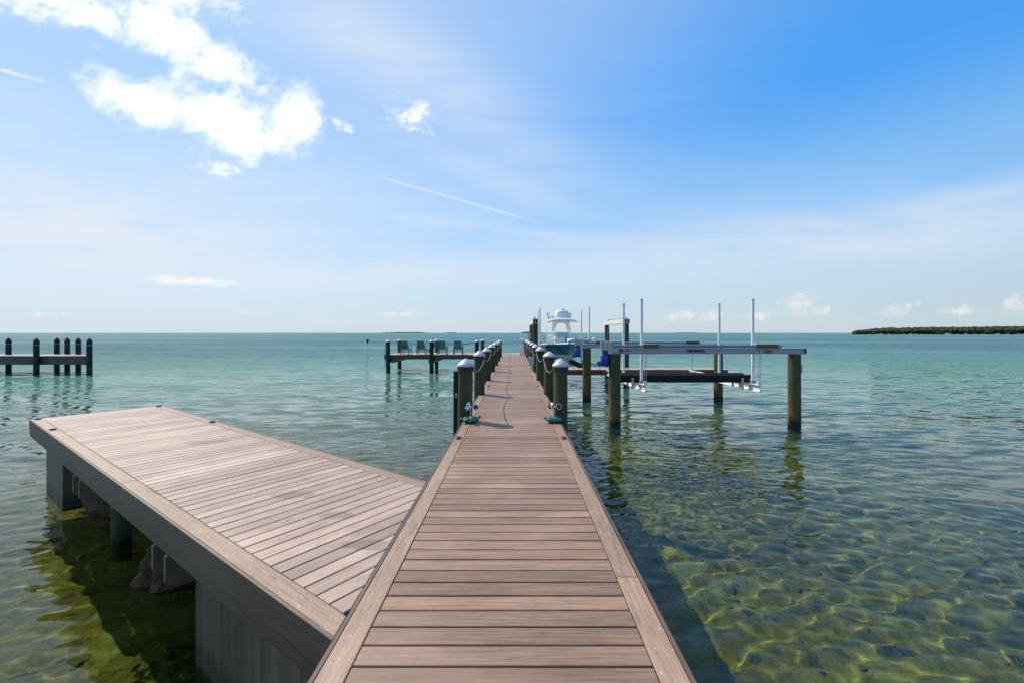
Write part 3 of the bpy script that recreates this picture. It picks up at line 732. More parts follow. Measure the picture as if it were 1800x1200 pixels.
for k, (s0, t0, z, r, q, lab) in enumerate([
    (5.72, 0.62, 0.10, 0.36, (1.0, 0.9, 1.1), 'pitted brown coral boulder above water left of the nearest dog-eared clamp'),
    (2.35, 0.80, 0.02, 0.46, (1.3, 0.8, 0.85), 'pitted boulder at the waterline just right of the outer slatted skirt'),
    (3.15, 1.05, 0.12, 0.42, (1.2, 0.8, 0.8), 'dark boulder at the waterline left of the green piling'),
    (6.75, 0.60, -0.42, 0.45, (1.3, 1.1, 0.8), 'algae covered boulder under water in front of the dog-eared clamp'),
    (7.35, 0.95, 0.12, 0.40, (0.9, 0.9, 1.1), 'pitted boulder above water right of the dog-eared clamp by the slats'),
    (7.05, 0.05, -0.50, 0.40, (1.3, 0.9, 0.7), 'algae covered boulder sunk beside the near slatted skirt'),
    (4.9, 1.1, -0.25, 0.55, (1.2, 1.0, 0.8), 'dark boulder half sunk deep under the middle of the platform'),
    (6.2, 1.4, -0.1, 0.6, (1.2, 1.0, 0.9), 'dark boulder deep under the platform behind the nearest brown boulder')]):
    x, y = plat(s0, t0); boulder(x, y, z, r, q, lab, k + 1)

# ------------------------------------------------------------------ terrace at the far end of the walkway
TX0, TX1, TY0, TY1 = -9.75, 0.93, 33.17, 36.75
T = thing('terrace_deck', 'low dark decked terrace at the walkway end holding green chairs', 'terrace', (0, 0, DECK))
tm = board(TY1 - TY0 - 0.06, PW, 0.025).mesh('plank', 'deck_pale')
x = TX0 + 0.03 + PW / 2
while x < TX1 - 0.09:
    link('plank', tm, T, (x, (TY0 + TY1) / 2, 0), R(90)); x += PITCH
MB().box((0, 0, -0.17), (TX1 - TX0, 0.04, 0.33)).build('fascia_board', 'timber', T, ((TX0 + TX1) / 2, TY0 + 0.01, 0.0))
MB().box((0, 0, -0.17), (TX1 - TX0, 0.04, 0.33)).build('fascia_board', 'timber', T, ((TX0 + TX1) / 2, TY1 - 0.01, 0.0))
for x in (TX0, TX1): MB().box((0, 0, -0.17), (TY1 - TY0 - 0.06, 0.04, 0.33)).build('fascia_board', 'timber', T, (x, (TY0 + TY1) / 2, 0.0), R(90))
for x in (-9.3, -6.2, -2.8, 0.3):
    for dx_ in (-0.17, 0.17): MB().box((0, 0, 0), (TY1 - TY0 + 0.5, 0.06, 0.26)).build('cap_beam', 'timber', T, (x + dx_, (TY0 + TY1) / 2, -0.47), R(90))
TP = {}
for (x, y, lab, m) in ((-9.42, 33.0, 'front left corner piling of the chair terrace', 'pile_dark'), (-6.2, 33.0, 'front middle piling of the chair terrace with a coil hung on it', 'pile_dark'),
                    (-2.83, 33.0, 'front right piling of the chair terrace, nearest the walkway', 'pile_dark'), (-9.58, 36.85, 'back left corner piling of the chair terrace', 'pile'),
                    (-6.5, 36.85, 'back middle piling of the chair terrace', 'pile'), (-2.70, 36.85, 'back right piling of the chair terrace behind the chairs', 'pile'), (0.78, 36.85, 'back piling behind the white power pedestal', 'pile')):
    piling(x, y, DECK + 0.95, 0.155, lab, m, group='terrace pilings with white cone caps')
zr = DECK + 0.92
rope_run('rope', [(-9.42, 33.17, zr), (-6.2, 33.17, zr), (-2.83, 33.17, zr)], 0.16, 'dark sagging rope along the chair terrace front edge', 'rope_dark', 0.018, RG)
rope_run('rope', [(-9.58, 36.68, zr), (-6.5, 36.68, zr), (-2.7, 36.68, zr), (0.78, 36.68, zr)], 0.18, 'dark sagging rope along the chair terrace back edge', 'rope_dark', 0.018, RG)
coil = []
for k in range(90):
    a = k * 0.42; coil.append((0.20 * math.cos(a) + 0.02 * math.sin(k), 0.20 * math.sin(a), 0.55 + 0.10 * math.sin(k * 0.9) - 0.45 * abs(math.sin(a / 2)) * 1.0))
tag(MB().tube(coil, 0.02, 6).build('rope_coil', 'black_rubber', None, (-6.2, 33.0, DECK + 0.2)), 'dark coiled line hung on the front middle terrace piling', 'rope coil')
t = thing('boat_pole', 'thin dark pole hung along the terrace front left corner piling', 'pole', (-9.62, 32.95, 0))
MB().rod((0, 0, 0.5), (0, 0, 2.15), 0.022, 0.02, 8).build('pole_shaft', 'dark_plastic', t); MB().rod((0, 0, 2.1), (0.03, 0, 2.2), 0.03, 0.012, 8).build('pole_hook', 'steel', t)

# chairs
def chair(x, y, rz, label):
    t = thing('patio_chair', label, 'chair', (x, y, DECK), rz, 'green chairs facing the sea')
    def S(p): return p
    w_ = 0.58
    # seen from behind: back at -Y, seat towards +Y
    for k in range(7):
        xx = -w_ / 2 + 0.055 + k * (w_ - 0.11) / 6
        MB().bar((xx, -0.02, 0.40), (xx, -0.20, 1.0), 0.070, 0.016, (0, 1, 0)).build('back_slat', 'chair_green', t)
    MB().bar((-w_ / 2, -0.215, 0.985), (w_ / 2, -0.215, 0.985), 0.024, 0.075).build('back_rail', 'chair_green', t)
    MB().bar((-w_ / 2, -0.06, 0.44), (w_ / 2, -0.06, 0.44), 0.024, 0.06).build('back_rail', 'chair_green', t)
    for k in range(5):
        yy = 0.04 + k * 0.105
        MB().bar((-w_ / 2 + 0.02, yy, 0.37 + k * 0.008), (w_ / 2 - 0.02, yy, 0.37 + k * 0.008), 0.092, 0.020).build('seat_slat', 'chair_seat_sunlit', t)
    for sx in (-1, 1):
        X_ = sx * (w_ / 2 + 0.03)
        MB().bar((X_, 0.50, 0.0), (X_, 0.50, 0.62), 0.055, 0.05).build('leg', 'chair_green', t)
        MB().bar((X_, -0.10, 0.0), (X_, -0.04, 0.62), 0.055, 0.05).build('leg', 'chair_green', t)
        MB().bar((X_, -0.14, 0.635), (X_, 0.58, 0.655), 0.10, 0.026).build('armrest', 'chair_green', t)
        MB().bar((X_, -0.06, 0.33), (X_, 0.50, 0.37), 0.03, 0.075).build('side_rail', 'chair_green', t)
    MB().bar((-w_ / 2 - 0.02, 0.50, 0.345), (w_ / 2 + 0.02, 0.50, 0.345), 0.03, 0.075).build('seat_rail', 'chair_green', t)
    MB().bar((-w_ / 2 - 0.02, 0.0, 0.22), (w_ / 2 + 0.02, 0.0, 0.22), 0.03, 0.05).build('seat_rail', 'chair_green', t)
chair(-8.32, 33.55, R(-6), 'leftmost of the four green slatted chairs on the terrace')
chair(-7.08, 33.55, R(-3), 'second green slatted chair from the left, left of the coil piling')
chair(-5.50, 33.55, R(-2), 'third green slatted chair from the left, just right of the coil piling')
chair(-4.30, 33.55, R(1), 'rightmost of the four green slatted chairs on the terrace')

# power pedestal
t = thing('power_pedestal', 'white power pedestal with a capped top at the walkway end', 'pedestal', (0.52, 32.75, DECK))
MB().prism([(-0.17, -0.14), (0.17, -0.14), (0.17, 0.14), (-0.17, 0.14)], 0.0, 0.62, 0.02).build('lower_body', 'ped_white', t)
MB().prism([(-0.135, -0.11), (0.135, -0.11), (0.135, 0.11), (-0.135, 0.11)], 0.62, 1.08, 0.02).build('upper_body', 'ped_white', t)
hd = MB().prism([(-0.20, -0.16), (0.20, -0.16), (0.20, 0.16), (-0.20, 0.16)], 1.08, 1.17, 0.02).build('lamp_head', 'ped_white', t)
MB().prism([(-0.10, -0.08), (0.10, -0.08), (0.10, 0.08), (-0.10, 0.08)], 1.168, 1.22, 0.02).build('finial', 'ped_white', hd)
for xx in (-0.07, 0.07): MB().rod((xx, -0.12, 0.86), (xx, -0.15, 0.85), 0.045, 0.04, 14).build('socket', 'grey_box', t)
MB().rod((-0.17, -0.05, 0.45), (-0.24, -0.08, 0.46), 0.02, 0.02, 8).build('tap', 'steel', t)

# electrical boxes
t = thing('junction_box', 'pale grey electrical box on the inner side of the fourth right piling', 'electrical box', (0.69, 18.45, 0))
MB().prism([(-0.12, -0.07), (0.10, -0.07), (0.10, 0.07), (-0.12, 0.07)], 1.62, 1.98, 0.012).build('enclosure', 'grey_box', t)
MB().box((-0.01, -0.073, 1.80), (0.18, 0.008, 0.30)).build('lid', 'grey_box', t); MB().rod((0.0, 0, 1.1), (0.0, 0, 1.625), 0.018, 0.018, 8).build('conduit', 'grey_box', t)
t = thing('junction_box', 'small grey electrical box high on the far left boat lift piling', 'electrical box', (0.92, 28.6, 0))
MB().prism([(-0.10, -0.06), (0.10, -0.06), (0.10, 0.06), (-0.10, 0.06)], 2.58, 2.96, 0.012).build('enclosure', 'grey_box', t)
MB().rod((0, 0, 1.36), (0, 0, 2.585), 0.016, 0.016, 8).build('conduit', 'grey_box', t)

# ------------------------------------------------------------------ catwalk between the lifts
CX0, CX1, CY0, CY1 = 1.05, 9.45, 19.72, 20.75
K = thing('catwalk', 'narrow composite catwalk leading off the walkway right side between boat lifts', 'catwalk', (0, 0, DECK))
cm = board(CY1 - CY0 - 0.03, PW, 0.025).mesh('plank', 'deck_pale')
x = CX0 - 0.17 + PW / 2
while x < CX1: link('plank', cm, K, (x, (CY0 + CY1) / 2, 0), R(90)); x += PITCH
for y in (CY0, CY1): MB().box((0, 0, -0.13), (CX1 - CX0 + 0.17, 0.03, 0.24)).build('fascia_board', 'fascia', K, ((CX0 + CX1) / 2 - 0.085, y, 0.003))
MB().box((0, 0, -0.13), (CY1 - CY0 - 0.04, 0.03, 0.24)).build('fascia_board', 'fascia', K, (CX1 + 0.02, (CY0 + CY1) / 2, 0), R(90))
for x in (3.2, 6.1, 9.0): MB().box((0, 0, 0), (1.2, 0.06, 0.22)).build('cap_beam', 'timber', K, (x, 20.2, -0.37), R(90))
for x, w_ in ((3.3, 'inner'), (9.25, 'outer')): piling(x, 20.3, DECK - 0.05, 0.14, f'low {w_} piling holding up the catwalk', 'pile_dark', False, 'catwalk pilings')

# ------------------------------------------------------------------ boat lift, empty, near
BZ0, BZ1 = 2.31, 2.49
def txt(s, size, m, parent, loc, name='lettering', bold=0.0):
    cu = bpy.data.curves.new(name, 'FONT'); cu.body = s; cu.size = size; cu.extrude = 0.002; cu.offset = bold; cu.align_x = 'CENTER'; cu.align_y = 'CENTER'
    cu.resolution_u = 2
    o = bpy.data.objects.new(name + '_tmp', cu); COL.objects.link(o)
    me = bpy.data.meshes.new_from_object(o.evaluated_get(bpy.context.evaluated_depsgraph_get())); bpy.data.objects.remove(o)
    me.materials.clear(); me.materials.append(MATS[m])
    return link(name, me, parent, loc, (R(90), 0, 0))
for x, y, lab in ((3.16, 14.05, 'near piling at the walkway side of the empty boat lift'), (8.88, 14.1, 'near outer piling of the empty boat lift with a cleat'),
                  (3.14, 19.35, 'far piling at the walkway side of the empty boat lift'), (8.87, 19.35, 'far outer piling of the empty boat lift')):
    q = piling(x, y, BZ0, 0.185, lab, 'pile_rust', False, 'pilings of the empty boat lift')
    if x > 8.8 and y < 15:
        cl = MB().rod((0.19, 0, 1.86), (0.27, 0, 1.86), 0.012, 0.012, 8).rod((0.19, 0, 1.80), (0.27, 0, 1.80), 0.012, 0.012, 8).bar((0.28, 0, 1.70), (0.27, 0, 1.96), 0.03, 0.025).box((0.18, 0, 1.83), (0.02, 0.06, 0.16)).build('cleat', 'steel_blue', q)
L1 = thing('boat_lift', 'empty aluminium boat lift standing in the water right of the walkway', 'boat lift', (0, 0, 0))
def ibeam(p, q, h, w_, th=0.022):
    p, q = Vector(p), Vector(q); b = MB()
    up = Vector((0, 0, 1)); b.bar(p + up * (h / 2 - th / 2), q + up * (h / 2 - th / 2), w_, th)
    b.bar(p - up * (h / 2 - th / 2), q - up * (h / 2 - th / 2), w_, th); b.bar(p, q, th * 0.8, h - 2 * th - 0.001)
    return b
zc = (BZ0 + BZ1) / 2
for y, x0, x1, front_ in ((14.05, 3.02, 9.18, True), (19.35, 2.92, 9.08, False)):
    bm_ = ibeam((x0, y, zc), (x1, y, zc), BZ1 - BZ0, 0.14).build('top_beam', 'aluminium', L1)
    MB().box((x1 + 0.006, y, zc), (0.008, 0.15, BZ1 - BZ0)).build('end_plate', 'motor_black', bm_)
    pipe = MB().rod((x0 + 0.1, y - 0.01, BZ1 + 0.055), (8.42 if front_ else 7.95, y - 0.01, BZ1 + 0.055), 0.042, 0.042, 12).build('drive_shaft', 'steel_blue', L1)
    for xc, ln in ((4.30, 0.44), (7.95, 0.62)) if front_ else ((3.75, 0.4), (7.72, 0.5)):
        wd = MB().rod((xc - ln / 2, y - 0.01, BZ1 + 0.06), (xc + ln / 2, y - 0.01, BZ1 + 0.06), 0.062, 0.062, 14).build('cable_winder', 'winder', L1)
        MB().box((xc, y + 0.0, BZ1 + 0.128), (ln + 0.08, 0.16, 0.016)).build('winder_guard', 'winder_cream', wd)
        for e in (-1, 1): MB().box((xc + e * (ln / 2 + 0.05), y - 0.01, BZ1 + 0.055), (0.06, 0.15, 0.11)).build('bearing', 'steel_blue', wd)
    xm = x0 - 0.20
    dv = MB().box((xm + 0.17, y - 0.02, zc + 0.11), (0.13, 0.22, 0.38)).build('gear_plate', 'beige_plate', L1)
    MB().box((xm + 0.02, y - 0.02, zc + 0.16), (0.15, 0.20, 0.26)).build('gear_box', 'beige_plate', dv)
    MB().box((xm - 0.08, y - 0.02, zc + 0.17), (0.04, 0.24, 0.32)).build('gear_cover', 'steel_blue', dv)
    mo = MB().lathe([(0.08, 0.47), (0.085, 0.36), (0.125, 0.34), (0.132, 0.30), (0.132, 0.03), (0.12, 0.0)], 20).build('motor', 'motor_blue', L1, (xm + 0.02, y - 0.02, 1.93))
    MB().lathe([(0.078, 0.0), (0.082, 0.02), (0.078, 0.10)], 18).build('motor_neck', 'motor_black', mo, (0, 0, 0.40))
    MB().prism([(-0.07, -0.09), (0.07, -0.09), (0.07, 0.09), (-0.07, 0.09)], 0.02, 0.15, 0.02).build('terminal_box', 'motor_blue', mo, (-0.17, 0, 0))
    cx_ = xm - 0.13
    MB().tube([(cx_, y - 0.02, 1.95), (cx_ + 0.0, y - 0.03, 1.78), (cx_ + 0.04, y - 0.05, 1.62), (cx_ + 0.15, y - 0.08, 1.52), (cx_ + 0.27, y - 0.10, 1.54), (cx_ + 0.33, y - 0.12, 1.68), (cx_ + 0.34, y - 0.12, 1.8)], 0.014, 7).build('power_cord', 'black_rubber', L1)
    if front_:
        MB().box((x0 + 0.32, y - 0.06, BZ0 - 0.04), (0.05, 0.03, 0.14)).build('pile_strap', 'beige_plate', L1)
        MB().box((x1 - 0.27, y - 0.09, BZ0 - 0.04), (0.06, 0.03, 0.13)).build('pile_strap', 'alu_white', L1)
        yf = y - 0.0735
        lg = MB().box((3.37, yf, zc + 0.005), (0.10, 0.003, 0.165)).build('maker_logo', 'orange_ink', L1)
        txt('M', 0.15, 'red_ink', lg, (3.37, yf - 0.003, zc + 0.02), 'lettering', 0.004)
        fl = MB().box((3.53, yf, zc + 0.03), (0.05, 0.003, 0.035)).build('flag_sticker', 'blue_ink', L1)
        MB().bar((3.555, yf - 0.002, zc + 0.035), (3.61, yf - 0.002, zc + 0.005), 0.003, 0.03).build('flag_stripe', 'red_ink', fl)
        MB().box((3.16, yf, zc + 0.02), (0.20, 0.003, 0.13)).build('maker_plate', 'grey_box', L1)
        txt('HM 304-472', 0.105, 'navy_ink', L1, (5.72, yf - 0.003, zc + 0.008), 'lettering', 0.006)
        txt('USA', 0.125, 'red_ink', L1, (8.02, yf - 0.003, zc + 0.0), 'lettering', 0.006)
# cradle
CZ0, CZ1 = 1.12, 1.35
for xc in (4.10, 7.70):
    cb = ibeam((xc, 13.92, (CZ0 + CZ1) / 2), (xc, 19.5, (CZ0 + CZ1) / 2), CZ1 - CZ0, 0.16).build('cradle_beam', 'alu_white', L1)
    for yy in (14.02, 19.36):
        MB().box((xc + 0.02, yy, CZ1 + 0.05), (0.10, 0.06, 0.10)).build('sheave', 'winder_cream', cb)
        for e in (-0.03, 0.03): MB().rod((xc + 0.02 + e, yy, CZ1 + 0.1), (xc + 0.06 + e * 0.3, yy + 0.01, BZ1 + 0.02), 0.008, 0.008, 6).build('lift_cable', 'steel', L1)
    for yy in (14.60, 15.25):
        for e in (-0.13, 0.13): MB().box((xc + e - 0.12, yy - 0.085, CZ1 - 0.02), (0.07, 0.02, 0.36)).build('bunk_bracket', 'aluminium', cb)
    for yy in (14.36, 16.72):
        gp = MB().rod((xc, yy, CZ1), (xc, yy, 4.05), 0.048, 0.046, 14).build('guide_pole', 'pvc', L1)
        MB().lathe([(0.050, 0.0), (0.055, 0.01), (0.055, 0.04), (0.02, 0.055)], 14).build('pole_cap', 'pvc', gp, (xc, yy, 4.03))
        MB().lathe([(0.075, 0.0), (0.075, 0.06), (0.055, 0.10)], 14).build('pole_socket', 'steel_blue', gp, (xc, yy, CZ1 + 0.001))
for yy in (14.62, 15.28):
    MB().prism([(-2.28, -0.07), (2.28, -0.07), (2.28, 0.07), (-2.28, 0.07)], 0, 0.25, 0.015).build('bunk', 'black_carpet', L1, (5.57, yy, CZ1 + 0.003))

# ------------------------------------------------------------------ second lift with the boat
TZ0, TZ1 = 3.47, 3.72
for x, y, lab in ((1.10, 24.0, 'tall near piling between the boat and the walkway'), (1.10, 29.0, 'tall far piling between the boat and the walkway'),
                  (6.02, 24.0, 'tall near piling on the outer side of the boat'), (6.02, 29.0, 'tall far piling on the outer side of the boat')):
    piling(x, y, TZ0, 0.15, lab, 'pile_rust' if x > 3 else 'pile', False, 'tall pilings of the boat lift with the boat')
L2 = thing('boat_lift', 'tall boat lift holding the teal boat beside the walkway', 'boat lift', (0, 0, 0))
for x in (1.10, 6.02):
    tb = ibeam((x, 23.75, (TZ0 + TZ1) / 2), (x, 29.4, (TZ0 + TZ1) / 2), TZ1 - TZ0, 0.26).build('top_beam', 'alu_white', L2)
    for e in (-1, 1): MB().bar((x + e * 0.13, 23.77, (TZ0 + TZ1) / 2), (x + e * 0.13, 29.38, (TZ0 + TZ1) / 2), 0.012, TZ1 - TZ0 - 0.05).build('side_web', 'alu_white', tb)
    MB().rod((x, 23.9, TZ1 + 0.05), (x, 29.1, TZ1 + 0.05), 0.04, 0.04, 10).build('drive_shaft', 'steel', L2)
    for yy in (24.5, 28.3):
        MB().rod((x, yy - 0.25, TZ1 + 0.05), (x, yy + 0.25, TZ1 + 0.05), 0.06, 0.06, 12).build('cable_winder', 'steel', L2)
        xi = x + (0.35 if x < 3 else -0.35)
        for e in (-0.1, 0.1): MB().rod((x + e * 0.3, yy + e, TZ1), (xi, yy + e, 1.08), 0.008, 0.008, 6).build('lift_cable', 'steel', L2)
for yy in (24.5, 28.3):
    ibeam((1.42, yy, 0.96), (5.70, yy, 0.96), 0.22, 0.15).build('cradle_beam', 'alu_white', L2)
for xx in (2.25, 3.55): MB().prism([(-0.08, -2.6), (0.08, -2.6), (0.08, 2.6), (-0.08, 2.6)], 0, 0.24, 0.02).build('bunk', 'black_carpet', L2, (xx, 26.3, 1.075))
for xx, yy, zt in ((1.40, 24.7, 4.33), (1.47, 28.1, 4.33), (4.14, 24.7, 4.40), (4.22, 28.1, 4.40)):
    gp = MB().rod((xx, yy, 1.05), (xx, yy, zt), 0.045, 0.043, 12).build('guide_pole', 'pvc', L2)
    MB().lathe([(0.048, 0), (0.052, 0.02), (0.02, 0.04)], 12).build('pole_cap', 'pvc', gp, (xx, yy, zt))

# ------------------------------------------------------------------ the boat, bow towards the camera
B = thing('fishing_boat', 'teal and white centre console fishing boat raised on the lift, bow forward', 'boat', (2.84, 23.2, 0))
def station(l):
    """l: 0 at the stem, 1 at the transom -> bottom profile, topside profile (x, z), sheer height, half beam"""
    w_ = 1.30 * (1 - (1 - min(l / 0.50, 1)) ** 2.4) * (1 - 0.05 * max(0, l - 0.5)) + 0.03
    sheer = 2.40 - 0.28 * l
    wl = 1.80 - 0.06 * l
    keel = 1.28 + 0.50 * max(0, (0.16 - l) / 0.16) ** 2.0
    ch = wl - 0.10 * min(1, l / 0.2) - 0.004
    wx = w_ * (0.18 + 0.74 * min(1, l / 0.45) ** 0.8); wc = wx * 0.93
    return [(0.0, keel), (wc * 0.5, keel + (ch - keel) * 0.48), (wc, ch), (wx, wl)], [(wx, wl), (wx + (w_ - wx) * 0.28, wl + (sheer - wl) * 0.40), (wx + (w_ - wx) * 0.65, wl + (sheer - wl) * 0.74), (w_, sheer)], sheer, w_
LB = 7.6; ST = [0.004, 0.02, 0.05, 0.09, 0.14, 0.2, 0.28, 0.38, 0.5, 0.65, 0.8, 1.0]
def loft(sel):
    b = MB(); rows = []
    for l in ST:
        lo_, hi_, sh, w_ = station(l); prof = lo_ if sel == 0 else hi_
        rake = lambda z: (2.40 - z) * 0.55 * max(0, 1 - l / 0.16)
        r_ = [(-x, l * LB + rake(z), z) for x, z in prof[::-1]]
        if sel == 0: r_ = r_[:-1]
        r_ += [(x, l * LB + rake(z), z) for x, z in prof]
        rows.append(r_)
    return b, rows
b, rows = loft(0); n = len(rows[0])
b.add([p for r_ in rows for p in r_], [(i * n + k, i * n + k + 1, (i + 1) * n + k + 1, (i + 1) * n + k) for i in range(len(rows) - 1) for k in range(n - 1)] + [tuple(range((len(rows) - 1) * n, len(rows) * n))])
hull = b.build('hull_bottom', 'hull_cream', B, angle=28)
b, rows = loft(1); n = len(rows[0]); h = n // 2
b.add([p for r_ in rows for p in r_], [(i * n + k, i * n + k + 1, (i + 1) * n + k + 1, (i + 1) * n + k) for i in range(len(rows) - 1) for k in range(n - 1) if k != h - 1] + [tuple(range((len(rows) - 1) * n, len(rows) * n))] + [tuple(range(n))])
b.build('topsides', 'hull_teal', B, angle=50)
# gunwale cap and foredeck
b = MB(); vs = []; 
for l in ST:
    _, _, sh, w_ = station(l)
    for k in range(7):
        q = -1 + 2 * k / 6; vs.append((q * (w_ + 0.02), l * LB - (0.03 if l < 0.01 else 0), sh + 0.012 + 0.06 * (1 - q * q) * (1 if l < 0.4 else 0)))
cut = [i for i, l in enumerate(ST) if l <= 0.38][-1]
b.add(vs, [(i * 7 + k, i * 7 + k + 1, (i + 1) * 7 + k + 1, (i + 1) * 7 + k) for i in range(len(ST) - 1) for k in range(6) if i < cut or k in (0, 5)])
b.build('foredeck', 'gel_white', B)
rail = []
for l in ST[::-1]: _, _, sh, w_ = station(l); rail.append((-w_ - 0.015, l * LB, sh))
for l in ST[1:]: _, _, sh, w_ = station(l); rail.append((w_ + 0.015, l * LB, sh))
MB().tube(rail, 0.03, 8).build('rub_rail', 'gel_white', B)
MB().box((0, 5.2, 1.72), (2.2, 4.6, 0.05)).build('cockpit_floor', 'gel_white', B)
# console, seat box, leaning post
cs = MB().prism([(-0.45, 3.45), (0.45, 3.45), (0.45, 4.55), (-0.45, 4.55)], 1.74, 2.72, 0.07).build('console', 'gel_white', B)
MB().prism([(-0.36, 2.95), (0.36, 2.95), (0.40, 3.44), (-0.40, 3.44)], 1.74, 2.35, 0.05).build('console_seat', 'cushion_blue', cs)
MB().bar((0, 3.50, 2.72), (0, 3.85, 3.08), 0.82, 0.02, (1, 0, 0)).build('windscreen', 'windscreen', cs) if False else MB().add([(-0.42, 3.48, 2.71), (0.42, 3.48, 2.71), (0.36, 3.80, 3.02), (-0.36, 3.80, 3.02), (-0.42, 3.50, 2.71), (0.42, 3.50, 2.71), (0.36, 3.82, 3.02), (-0.36, 3.82, 3.02)], [(0, 1, 2, 3), (7, 6, 5, 4), (0, 4, 5, 1), (2, 6, 7, 3), (1, 5, 6, 2), (3, 7, 4, 0)]).build('windscreen', 'windscreen', cs)
MB().bar((-0.44, 3.62, 2.98), (0.44, 3.62, 2.98), 0.05, 0.06).build('grab_rail', 'gel_white', cs)
MB().prism([(-0.5, 5.1), (0.5, 5.1), (0.5, 5.6), (-0.5, 5.6)], 1.74, 2.6, 0.06).build('leaning_post', 'gel_white', B)
# T-top
for sx in (-1, 1):
    MB().tube([(sx * 0.56, 3.30, 1.76), (sx * 0.54, 3.38, 2.6), (sx * 0.47, 3.52, 3.3), (sx * 0.40, 3.65, 3.72)], 0.036, 10).build('top_leg', 'gel_white', B)
    MB().tube([(sx * 0.56, 4.75, 1.76), (sx * 0.54, 4.70, 2.6), (sx * 0.48, 4.6, 3.3), (sx * 0.42, 4.55, 3.72)], 0.036, 10).build('top_leg', 'gel_white', B)
    MB().tube([(sx * 0.55, 3.36, 2.5), (sx * 0.50, 3.6, 3.1), (sx * 0.28, 3.8, 3.55), (sx * 0.06, 3.9, 3.72)], 0.026, 8).build('top_brace', 'gel_white', B)
    MB().tube([(sx * 0.55, 4.7, 2.5), (sx * 0.50, 4.5, 3.1), (sx * 0.30, 4.3, 3.5), (sx * 0.10, 4.2, 3.72)], 0.026, 8).build('top_brace', 'gel_white', B)
MB().bar((-0.36, 3.6, 3.60), (0.36, 3.6, 3.60), 0.30, 0.10).build('radio_box', 'gel_white', B)
vs = []; nseg = 28
for (k, z) in ((0.93, 3.70), (1.0, 3.735), (0.99, 3.77), (0.86, 3.82), (0.5, 3.88)):
    for i in range(nseg):
        a = 2 * math.pi * i / nseg; e = lambda c: math.copysign(abs(c) ** 0.55, c)
        xx = 0.93 * k * e(math.cos(a)); vs.append((xx, 4.1 + 1.15 * k * e(math.sin(a)), z - 0.09 * (abs(xx) / 0.93) ** 3))
ht = MB().add(vs, [(j * nseg + i, j * nseg + (i + 1) % nseg, (j + 1) * nseg + (i + 1) % nseg, (j + 1) * nseg + i) for j in range(4) for i in range(nseg)] + [tuple(range(nseg))[::-1], tuple(range(4 * nseg, 5 * nseg))]).build('hardtop', 'top_teal', B)
for sx in (-1, 1): MB().rod((sx * 0.78, 3.1, 3.60), (sx * 0.98, 3.0, 3.63), 0.05, 0.03, 10).build('spreader_light', 'gel_white', ht)
# covered helm on top, radar, rod holders
vs = []
for (k, z) in ((0.95, 3.86), (1.0, 3.95), (0.98, 4.10), (0.90, 4.24), (0.70, 4.33), (0.35, 4.37)):
    for i in range(nseg):
        a = 2 * math.pi * i / nseg; e = lambda c: math.copysign(abs(c) ** 0.7, c)
        vs.append((0.43 * k * e(math.cos(a)) + 0.03, 3.95 + 0.42 * k * e(math.sin(a)), z))
cv = MB().add(vs, [(j * nseg + i, j * nseg + (i + 1) % nseg, (j + 1) * nseg + (i + 1) % nseg, (j + 1) * nseg + i) for j in range(5) for i in range(nseg)] + [tuple(range(nseg))[::-1], tuple(range(5 * nseg, 6 * nseg))]).build('helm_cover', 'canvas_white', B, angle=70)
MB().lathe([(0.02, 0), (0.16, 0.005), (0.15, 0.03), (0.05, 0.045)], 18).build('cover_vent', 'steel_blue', cv, (0.08, 3.9, 4.365))
MB().lathe([(0.20, 0), (0.22, 0.03), (0.22, 0.14), (0.16, 0.19), (0.02, 0.20)], 18).build('radar_dome', 'gel_white', B, (-0.52, 4.2, 3.90))
MB().rod((-0.52, 4.2, 3.80), (-0.52, 4.2, 3.905), 0.05, 0.05, 8).build('radar_mount', 'gel_white', B)
for x_, tilt in ((-0.72, -0.10), (-0.62, -0.05), (0.52, 0.06), (0.60, 0.10)):
    MB().rod((x_, 4.6, 3.82), (x_ + tilt, 4.75, 4.22), 0.03, 0.034, 8).build('rod_holder', 'steel_blue', B)
MB().rod((0.55, 5.0, 3.8), (0.75, 7.2, 4.05), 0.012, 0.006, 6).build('outrigger', 'pvc', B)
# trolling motor and anchor on the bow, handrail posts, cleats
tm_ = MB().tube([(0.05, 0.55, 2.50), (0.45, 0.45, 2.54), (0.95, 0.25, 2.52), (1.28, 0.1, 2.62)], 0.03, 8).build('trolling_motor', 'motor_black', B)
MB().lathe([(0.03, -0.02), (0.22, 0.0), (0.24, 0.07), (0.20, 0.14), (0.05, 0.17)], 16).build('motor_head', 'gel_white', tm_, (0.20, 0.75, 2.50))
MB().rod((-0.10, 0.55, 2.46), (-0.10, 0.5, 2.72), 0.05, 0.035, 8).build('motor_pedal', 'motor_black', tm_)
MB().rod((1.22, 0.1, 2.58), (1.36, 0.05, 2.72), 0.06, 0.05, 10).build('propeller_pod', 'gel_white', tm_)
for sx, yy in ((-0.86, 1.7), (-1.2, 3.4), (0.9, 1.7)):
    MB().box((sx, yy, 2.43 - 0.03 * yy / 2), (0.06, 0.22, 0.04)).build('cleat', 'steel', B)
MB().box((0.0, 0.30, 2.06), (0.05, 0.04, 0.12)).build('bow_eye', 'steel', B)
MB().rod((-0.98, 2.6, 2.30), (-0.98, 2.6, 3.05), 0.03, 0.03, 8).build('rail_post', 'gel_white', B)
for sx in (-0.38, 0.38):
    en = MB().prism([(-0.24, -0.3), (0.24, -0.3), (0.2, 0.35), (-0.2, 0.35)], 2.0, 2.85, 0.10).build('outboard_engine', 'gel_white', B, (sx, 8.05, 0))
    MB().box((0, 0, 1.55), (0.14, 0.25, 0.95)).build('engine_leg', 'gel_white', en)

